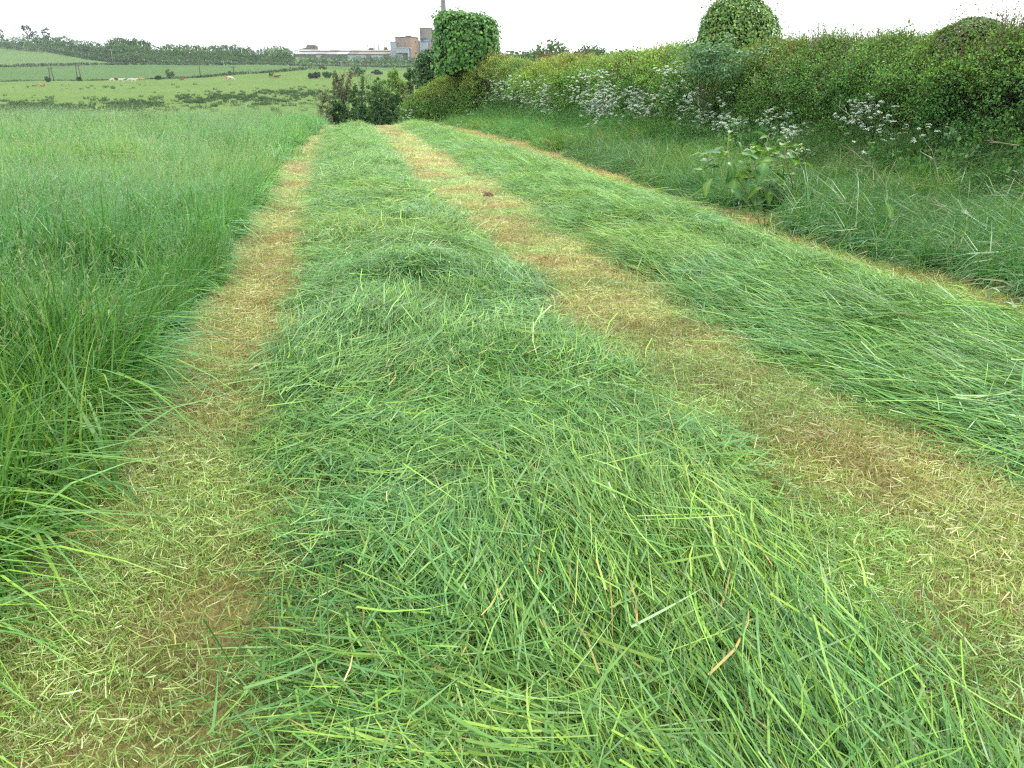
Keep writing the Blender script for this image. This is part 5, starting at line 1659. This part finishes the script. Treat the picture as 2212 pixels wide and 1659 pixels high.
CREAM, TAN, BROWN, DARK = (.62, .55, .44), (.42, .24, .10), (.16, .06, .035), (.07, .045, .035)
for px, py, pose, col, rz, lab in [(92, 187, 'lying', TAN, 2.9, 'tan cow lying by itself on the left of the pasture'), (243, 178, 'grazing', CREAM, 3.0, 'leftmost cream cow of the group in the far pasture'), (253, 176.5, 'grazing', BROWN, .5, 'dark brown cow standing between the two left cream cows'), (262, 178.5, 'standing', CREAM, .1, 'cream cow right of the dark brown one'),
                               (281.5, 178, 'grazing', CREAM, 3.1, 'left cow of the close cream pair in the pasture'), (290, 178.5, 'standing', CREAM, .3, 'right cow of the close cream pair in the pasture'), (306, 176.5, 'grazing', TAN, .2, 'tan cow just right of the cream pair'), (393, 173.5, 'lying', (.25, .09, .04), .2, 'red brown cow lying below the tall airy bush'),
                               (493, 173.5, 'standing', TAN, 3.0, 'tan cow near the second single pole'), (498, 173.8, 'grazing', CREAM, .4, 'pale cow half behind the tan one near the second single pole'), (586, 167.5, 'standing', DARK, 1.2, 'dark cow highest up the pasture near the climbing hedgerow'), (597, 168.5, 'lying', BROWN, .3, 'brown cow lying beside the dark one up the pasture')]:
    g = ground_row(px, py)
    o = link('cow', COW[pose])
    o.location = g; o.rotation_euler = (0, 0, rz - YAW)
    o.scale = (1.15,) * 3
    o.color = (*col, 1)
    tag(o, lab, 'cow', 'cattle in the pasture')

# ------------------------------------------------------------------ poles and wires
M_POLE = solid_mat('creosoted_pole', (.085, .075, .065), 0.9, 0.15, 0.3, 5)
M_PALE_POLE = solid_mat('weathered_pole', (.30, .29, .27), 0.9, 0.15, 0.2, 5)
M_WIRE = solid_mat('wire', (.10, .11, .11), 0.6, 0.3, 0.1, 2)
def pole(px, py_top, py_bot, u, label, mat, twin=False, r=.15):
    x, y = base_at(px, u); z = gz(x, y)
    H = place(px, py_top, u).z - z
    root = empty('twin_pole' if twin else 'power_pole', (x, y, z), -YAW); tag(root, label, 'pole', 'power line poles in the far fields')
    for s in ((-.9, .9) if twin else (0,)):
        mb = MB(); mb.tube([(s, 0, -.3), (s * .75, 0, H * .5), (s * .5, 0, H)], [r * 1.15, r, r * .85], 8); mb.build('post', mat, root, True)
    mb = MB(); mb.box(-1.3, 1.3, -.09, .09, H - .55, H - .35); mb.build('crossarm', mat, root)
    mb = MB()
    for s in (-1.1, 0, 1.1):
        mb.tube([(s, 0, H - .35), (s, 0, H + .05)], [.09, .06], 6, cap=True)
    mb.build('insulator', M_PALE_POLE, root)
    return Vector((x, y, z + H))
p1 = pole(118, 145, 178, 368, 'twin pole with bushes at its foot, left one of the two in the pasture', M_POLE, True, .2)
p2 = pole(177, 138, 176, 369, 'twin pole right of the other twin pole in the pasture', M_POLE, True, .2)
p3 = pole(438, 137, 167, 372, 'dark single pole left of the other dark single pole at the climbing hedgerow', M_POLE, False, .2)
p4 = pole(510.5, 143, 168, 372, 'dark single pole nearer the factory at the climbing hedgerow', M_POLE, False, .2)
w1 = pole(255.5, 106, 136, 519, 'tall pale leaning pole in front of the hillside wood', M_PALE_POLE)
w2 = pole(491, 131, 146, 488, 'short pale pole on the far side of the middle field', M_PALE_POLE)
w3 = pole(741.5, 131, 151, 430, 'pale white pole standing below the factory belt', M_PALE_POLE, False, .22)
w4 = pole(795, 131, 156, 420, 'dark thin pole below the factory right of the white pole', M_POLE)
w5 = pole(1087, 117, 130, 240, 'short dark pole behind the hedge right of the square ivy tree', M_POLE)
w6 = pole(1102, 107, 130, 240, 'taller thin pole behind the hedge right of the short one', M_POLE, False, .1)
def wire(a, b, sag, label, r=.035):
    pts = []
    org = a
    for i in range(25):
        t = i / 24
        p = a.lerp(b, t); p.z -= sag * 4 * t * (1 - t)
        pts.append(p - org)
    mb = MB(); mb.tube(pts, r, 4)
    o = mb.build('power_cable', M_WIRE); o.location = org
    tag(o, label, 'cable', 'cables of the power line')
w0 = place(-60, 78, 660)
wire(w0, w1, 2.0, 'cable passing in front of the hillside wood left of its pole')
wire(w1, w2, 2.0, 'cable running from the pale leaning pole down across the wood')
wire(w2, w3, 2.5, 'cable passing below the tree belt to the white pole')
wire(w3, w4, .6, 'short cable between the white pole and the dark thin pole')
wire(p1, p2, .8, 'short cable joining the two twin poles')
wire(p2, p3, 2.0, 'cable running right from the twin poles to the first dark single pole')
wire(p3, p4, 1.0, 'cable joining the two dark single poles')

# ------------------------------------------------------------------ the factory
UF = 750.0
M_ROOF = solid_mat('cream_roof', (.25, .215, .165), 0.8, 0.2, 0.14, .25)
M_ROOF2 = solid_mat('pale_roof', (.27, .275, .27), 0.7, 0.3, 0.10, .25)
M_ROOF3 = solid_mat('grey_roof', (.17, .15, .135), 0.8, 0.2, 0.15, .25)
M_WALLB = solid_mat('brown_wall', (.15, .128, .11), 0.9, 0.1, 0.2, .5, streak=True)
M_WALLP = solid_mat('pinkish_wall', (.21, .165, .14), 0.9, 0.1, 0.15, .5, streak=True)
M_CLAD = solid_mat('grey_cladding', (.29, .325, .35), 0.5, 0.3, 0.08, .5, streak=True)
M_BRICK_LIT = solid_mat('lit_orange_brick', (.31, .175, .12), 0.9, 0.1, 0.14, .3, streak=True)  # lighter copy of the brick for the face towards the sun
M_BRICK_SHADED = solid_mat('shaded_brick', (.25, .175, .13), 0.9, 0.1, 0.2, .3, streak=True)  # same brick with shade painted in, for the face away from the sun
M_SILO = solid_mat('stained_concrete', (.20, .168, .14), 0.9, 0.1, 0.22, .2, streak=True)
M_CHIM = solid_mat('concrete', (.19, .178, .165), 0.9, 0.1, 0.15, .2, streak=True)
M_RUST = solid_mat('rusty_steel', (.11, .075, .068), 0.8, 0.2, 0.25, 1.0)
M_STEEL = solid_mat('galvanised_steel', (.2, .21, .22), 0.5, 0.4, 0.1, 1.0)
M_BLUE = solid_mat('blue_paint', (.06, .14, .30), 0.5, 0.4, 0.1, 1.0)
M_WHITEP = solid_mat('white_panel', (.42, .43, .44), 0.6, 0.3, 0.06, 1.0)
M_HOLE = solid_mat('dark_opening', (.03, .03, .03), 0.9, 0.1, 0.1, 1.0)
def fz(py): return place(CX, py, UF).z
def fv(px): return (px - CX) / (FPX / CP) * UF
PXM = UF / (FPX / CP)
def fpart(name, mat, root, build):
    mb = MB(); build(mb); return mb.build(name, mat, root)
def froot(name, label, px, cat='building', du=0.0):
    x, y = uv2xy(UF + du, fv(px))
    r = empty(name, (x, y, gz(x, y)), -YAW); tag(r, label, cat); return r
def loc_z(root, py): return fz(py) - root.location.z

# the long shed
r = froot('factory_shed', 'long low factory shed with cream and pale patched roofs', 745)
vx = lambda px: fv(px) - fv(745)
z_r, z_u, z_l, z_e = loc_z(r, 103.8), loc_z(r, 108.5), loc_z(r, 110.6), loc_z(r, 116.4)
x0, x1 = vx(629), vx(862)
fpart('wall', M_WALLB, r, lambda m: m.box(x0 + 5, x1, 0, 42, -6, z_e - .3))
fpart('clerestory', M_WALLP, r, lambda m: m.box(x0 + 7, x1, 14, 34, z_e - 1, z_u + .2))
def roof_strip(xa, xb, yA, zA, yB, zB, mat, name='roof_panel'):
    def b(m):
        t = .35
        m.add([(xa, yA, zA), (xb, yA, zA), (xb, yB, zB), (xa, yB, zB), (xa, yA, zA - t), (xb, yA, zA - t), (xb, yB, zB - t), (xa, yB, zB - t)], [(0, 1, 2, 3), (7, 6, 5, 4), (4, 5, 1, 0), (5, 6, 2, 1), (6, 7, 3, 2), (7, 4, 0, 3)])
    fpart(name, mat, r, b)
rs = np.random.default_rng(5001)
pal = [M_ROOF, M_ROOF2, M_ROOF, M_ROOF3, M_ROOF, M_ROOF2]
edges_px = [637, 655, 672, 690, 712, 733, 756, 778, 800, 822, 843, 862]
for k in range(len(edges_px) - 1):
    xa, xb = vx(edges_px[k]) + .03, vx(edges_px[k + 1]) - .03
    roof_strip(xa, xb, 13.2, z_u, 24, z_r, [M_ROOF2, M_ROOF2, M_ROOF, M_ROOF2, M_ROOF3, M_ROOF2, M_ROOF, M_ROOF2, M_ROOF, M_ROOF, M_ROOF][k])
    roof_strip(xa, xb, -1.0, z_e, 13.6, z_l, [M_WHITEP, M_ROOF2, M_ROOF2, M_ROOF, M_ROOF2, M_WHITEP, M_ROOF3, M_ROOF, M_ROOF, M_ROOF, M_ROOF][k])
    roof_strip(xa, xb, 24.2, z_r, 35, z_u, M_ROOF3)
roof_strip(vx(629), vx(637) - .03, -1, z_e + .2, 6, z_e + 2, M_WHITEP)
for a, b, mt in [(690, 702, M_CLAD), (756, 780, M_CLAD), (780, 796, M_CLAD), (806, 833, M_CLAD), (846, 857, M_WHITEP)]:
    fpart('wall_panel', mt, r, lambda m: m.box(vx(a), vx(b), -.35, -.05, z_e - 11, z_e - (.9 if mt is not M_WHITEP else -1.2)))
# roof plant
for px, top in [(791, 94.6), (806, 94.8)]:
    fpart('frame_post', M_RUST, r, lambda m: m.box(vx(px) - .25, vx(px) + .25, 23, 23.5, z_r - .5, loc_z(r, top)))
fpart('frame_rail', M_RUST, r, lambda m: m.box(vx(785), vx(813), 22.9, 23.3, loc_z(r, 95.2), loc_z(r, 94.4)))
fpart('roof_plant', M_RUST, r, lambda m: (m.box(vx(795), vx(803), 21, 26, z_r - .4, loc_z(r, 100.4)), m.box(vx(793), vx(796), 22, 25, z_r - .4, loc_z(r, 102))))
fpart('vent_stack', M_WHITEP, r, lambda m: m.tube([(vx(815), 23, z_r - .5), (vx(815), 23, loc_z(r, 94.2))], .75, 8))
for px in (827.5, 833.5):
    fpart('frame_post', M_RUST, r, lambda m: m.box(vx(px) - .3, vx(px) + .3, 22, 22.6, z_r - .6, loc_z(r, 94.5)))
fpart('hopper', M_RUST, r, lambda m: (m.box(vx(826), vx(835), 21.4, 24.4, z_r - .5, loc_z(r, 102.6)), m.box(vx(828.2), vx(832.8), 22.8, 24, z_r - .5, loc_z(r, 99))))
fpart('frame_rail', M_RUST, r, lambda m: m.box(vx(826.5), vx(835), 21.8, 22.2, loc_z(r, 95.4), loc_z(r, 94.7)))

# conveyor house with its sloping gantry
r = froot('conveyor_house', 'small grey gabled conveyor house with a sloping gantry at the left end of the shed', 664, du=30)
vx = lambda px: fv(px) - fv(664)
zb, ze, zt = loc_z(r, 106), loc_z(r, 96.0), loc_z(r, 91.8)
xa, xb = vx(652), vx(675)
fpart('wall', M_WALLB, r, lambda m: m.box(xa + .3, xb - .3, 0, 8, 0, ze))
def gable(m):
    xm1, xm2 = xa + (xb - xa) * .22, xb - (xb - xa) * .22
    P_ = [(xa, -.4, ze), (xm1, -.4, zt), (xm2, -.4, zt), (xb, -.4, ze), (xa, 8.4, ze), (xm1, 8.4, zt), (xm2, 8.4, zt), (xb, 8.4, ze)]
    m.add(P_, [(0, 1, 2, 3)[::-1], (4, 5, 6, 7), (0, 4, 5, 1)[::-1], (1, 5, 6, 2)[::-1], (2, 6, 7, 3)[::-1], (0, 3, 7, 4)[::-1]])
fpart('roof', M_ROOF3, r, gable)
fpart('window', M_HOLE, r, lambda m: m.box(vx(668.5), vx(671), -.12, -.02, loc_z(r, 98.8), loc_z(r, 96.2)))
fpart('gantry', M_RUST, r, lambda m: m.add([(vx(624), 2, loc_z(r, 107)), (xa + .2, 2, loc_z(r, 100.5)), (xa + .2, 2, loc_z(r, 98)), (vx(624), 2, loc_z(r, 104.8)), (vx(624), 5, loc_z(r, 107)), (xa + .2, 5, loc_z(r, 100.5)), (xa + .2, 5, loc_z(r, 98)), (vx(624), 5, loc_z(r, 104.8))],
      [(0, 1, 2, 3), (7, 6, 5, 4), (4, 5, 1, 0), (5, 6, 2, 1), (6, 7, 3, 2), (7, 4, 0, 3)]))
fpart('gantry_leg', M_RUST, r, lambda m: m.box(vx(630), vx(631), 3, 3.6, -3, loc_z(r, 105.5)))
fpart('lean_to', M_WALLP, r, lambda m: m.box(vx(640), xa + .1, 1, 6.5, 0, loc_z(r, 101.5)))

# brick block
r = froot('brick_block', 'tall square orange brick factory block beside the silos', 882)
vx = lambda px: fv(px) - fv(882)
t = math.radians(24)
w1_, w2_ = (fv(893) - fv(859)) / math.cos(t), 22.0
def rot(x, y): return x * math.cos(t) - y * math.sin(t), x * math.sin(t) + y * math.cos(t)
cxn, cyn = vx(893), -6.0                                     # the corner nearest the field
def corner(a, b):                                           # a along the left face, b along the right face
    return (cxn - a * math.cos(t) * 1.0, cyn + a * math.sin(t), 0), None
A = (cxn, cyn); B = (vx(859), cyn + 7.0); D = (vx(906.5), cyn + 14.0); Cc = (vx(872), cyn + 22.0)
def prism(m, pts, z0, z1):
    n = len(pts)
    m.add([(*p, z0) for p in pts] + [(*p, z1) for p in pts], [tuple(range(n))[::-1], tuple(range(n, 2 * n))] + [(i, (i + 1) % n, n + (i + 1) % n, n + i) for i in range(n)])
zt = loc_z(r, 81.5)
fpart('wall', M_BRICK_SHADED, r, lambda m: prism(m, [B, A, (A[0] + .02, A[1] + .6), (B[0] + .02, B[1] + .6)], -4, zt))
fpart('side_wall', M_BRICK_LIT, r, lambda m: prism(m, [(A[0] + .03, A[1]), D, Cc, (B[0] + .03, B[1] + .62), (A[0] + .03, A[1] + .62)], -4, zt - .05))
fpart('parapet', M_RUST, r, lambda m: prism(m, [(B[0] - .3, B[1] - .2), (A[0], A[1] - .4), (D[0] + .3, D[1]), (Cc[0], Cc[1] + .3)], zt, zt + .8))
fpart('roof_upstand', M_RUST, r, lambda m: m.box(vx(881), vx(892), 2, 8, zt + .8, zt + 2.0))
mx_, my_ = A[0] + (D[0] - A[0]) * .62, A[1] + (D[1] - A[1]) * .62
fpart('window', M_HOLE, r, lambda m: m.box(mx_ - .6, mx_ + .6, my_ - .9, my_ + .5, loc_z(r, 90.5), loc_z(r, 88.2)))
fpart('drainpipe', M_RUST, r, lambda m: m.box(D[0] + .1, D[0] + 1.1, D[1] - .6, D[1] + .4, -3, loc_z(r, 86)))
r2 = froot('clad_annexe', 'pale grey clad annexe against the left of the brick block', 855, du=-2)
vx = lambda px: fv(px) - fv(855)
fpart('wall', M_CLAD, r2, lambda m: m.box(vx(849), vx(861.8), 0, 9, -4, loc_z(r2, 90.6)))
fpart('roof_edge', M_STEEL, r2, lambda m: m.box(vx(848.6), vx(862), -.4, 9.3, loc_z(r2, 90.6), loc_z(r2, 89.8)))
r3 = froot('loading_canopy', 'pale grey loading canopy at the foot of the brick block', 880, du=-16)
vx = lambda px: fv(px) - fv(880)
fpart('wall', M_CLAD, r3, lambda m: m.box(vx(864.5), vx(890), 0, 8, loc_z(r3, 116.2), loc_z(r3, 106.4)))
fpart('roof', M_WHITEP, r3, lambda m: m.box(vx(864), vx(896), -.5, 8.5, loc_z(r3, 106.4), loc_z(r3, 105.0)))
fpart('rear_wall', M_WALLB, r3, lambda m: m.box(vx(864.5), vx(890), 6, 8, -3, loc_z(r3, 116.4)))
fpart('door', M_WHITEP, r3, lambda m: m.box(vx(866), vx(878), 5.6, 5.95, -3, loc_z(r3, 118.2)))
fpart('side_wall', M_STEEL, r3, lambda m: m.box(vx(890.2), vx(897), 1, 7.6, -3, loc_z(r3, 106.6)))
fpart('post', M_WHITEP, r3, lambda m: m.tube([(vx(891), -.6, -4), (vx(891), -.6, loc_z(r3, 107.5))], .55, 8))
# silos
for k, (px, hw, top, lab) in enumerate([(919, 13, 58.6, 'left and broader of the two stained concrete silos behind the brick block'), (937, 9, 60.5, 'right silo half hidden behind the square ivy tree')]):
    r = froot('silo', lab, px, 'silo', du=22 + 8 * k)
    R = hw * PXM
    zt = loc_z(r, top)
    fpart('shaft', M_SILO, r, lambda m: m.tube([(0, 0, -3), (0, 0, zt)], R, 18))
    fpart('rim', M_RUST, r, lambda m: m.tube([(0, 0, zt), (0, 0, zt + .7)], R + .25, 18))
    for z in np.arange(4, zt - 2, 4.5):
        fpart('band', M_SILO, r, lambda m: m.tube([(0, 0, z), (0, 0, z + .3)], R + .12, 18))
    if k == 0:
        for q in (-.75, -.35, .05, .45, .85):
            a = math.radians(-90 + q * 70)
            fpart('rail_hoop', M_STEEL, r, lambda m: m.tube([(R * math.cos(a) - .6, R * math.sin(a), zt + .5), (R * math.cos(a) - .5, R * math.sin(a), zt + 2.0), (R * math.cos(a), R * math.sin(a), zt + 2.8), (R * math.cos(a) + .5, R * math.sin(a), zt + 2.0), (R * math.cos(a) + .6, R * math.sin(a), zt + .5)], .14, 5))
        fpart('ladder', M_STEEL, r, lambda m: [m.tube([(-R * .86, -R * .62, zt - 18), (-R * .86, -R * .62, zt + 1)], .16, 5), m.tube([(-R * .70, -R * .80, zt - 18), (-R * .70, -R * .80, zt + 1)], .16, 5)] + [m.box(-R * .86, -R * .70, -R * .82, -R * .60, z, z + .14) for z in np.arange(zt - 17, zt, 1.4)])
        fpart('platform', M_ROOF, r, lambda m: m.box(-R * .9, R * .25, -R - 1.6, -R * .5, loc_z(r, 79.8), loc_z(r, 78.6)))
        fpart('tank', M_BLUE, r, lambda m: m.tube([(-R * .05, -R - .4, loc_z(r, 91)), (-R * .05, -R - .4, loc_z(r, 86)), (-R * .05, -R - .4, loc_z(r, 83.4))], [2.7, 2.7, 1.2], 12))
        fpart('annexe', M_CLAD, r, lambda m: m.box(fv(907) - fv(px), fv(925) - fv(px), -R - 9, -R - 3.9, -3, loc_z(r, 91)))
        fpart('side_annexe', M_WALLP, r, lambda m: m.box(fv(925) - fv(px) + .05, fv(931) - fv(px), -R - 7, -R - .1, -3, loc_z(r, 101)))
# chimney
r = froot('factory_chimney', 'tall grey concrete factory chimney rising behind the square ivy tree', 955.5, 'chimney', du=40)
H = loc_z(r, -60)
fpart('shaft', M_CHIM, r, lambda m: m.tube([(0, 0, -3), (0, 0, H * .35), (0, 0, H * .7), (0, 0, H)], [2.9, 2.55, 2.2, 1.85], 16))
for z in np.arange(4, H, 3.2):
    R = np.interp(z, [-3, H * .35, H * .7, H], [2.9, 2.55, 2.2, 1.85])
    fpart('band', M_CHIM, r, lambda m: m.tube([(0, 0, z), (0, 0, z + .22)], R + .06, 16))
fpart('ladder', M_STEEL, r, lambda m: m.box(.9, 1.4, -3.1, -2.75, 2, H * .55))

# ------------------------------------------------------------------ the air
mh, N, L = new_mat('haze_air')
ho = N.new('ShaderNodeOutputMaterial'); pv = N.new('ShaderNodeVolumePrincipled')
pv.inputs['Color'].default_value = (.86, .93, 1.0, 1)
pv.inputs['Density'].default_value = 0.00014
pv.inputs['Anisotropy'].default_value = 0.2
L.new(pv.outputs['Volume'], ho.inputs['Volume'])
lo_z = min(float(GV[:, 2].min()), -4) - 1.2
mb = MB(); mb.box(-3400, 3400, -3400, 3400, lo_z, float(max(GV[:, 2].max(), r.location.z + H)) + 6)
hz = mb.build('haze', mh); tag(hz, 'thin pale air veiling the far wood and factory', kind='stuff')
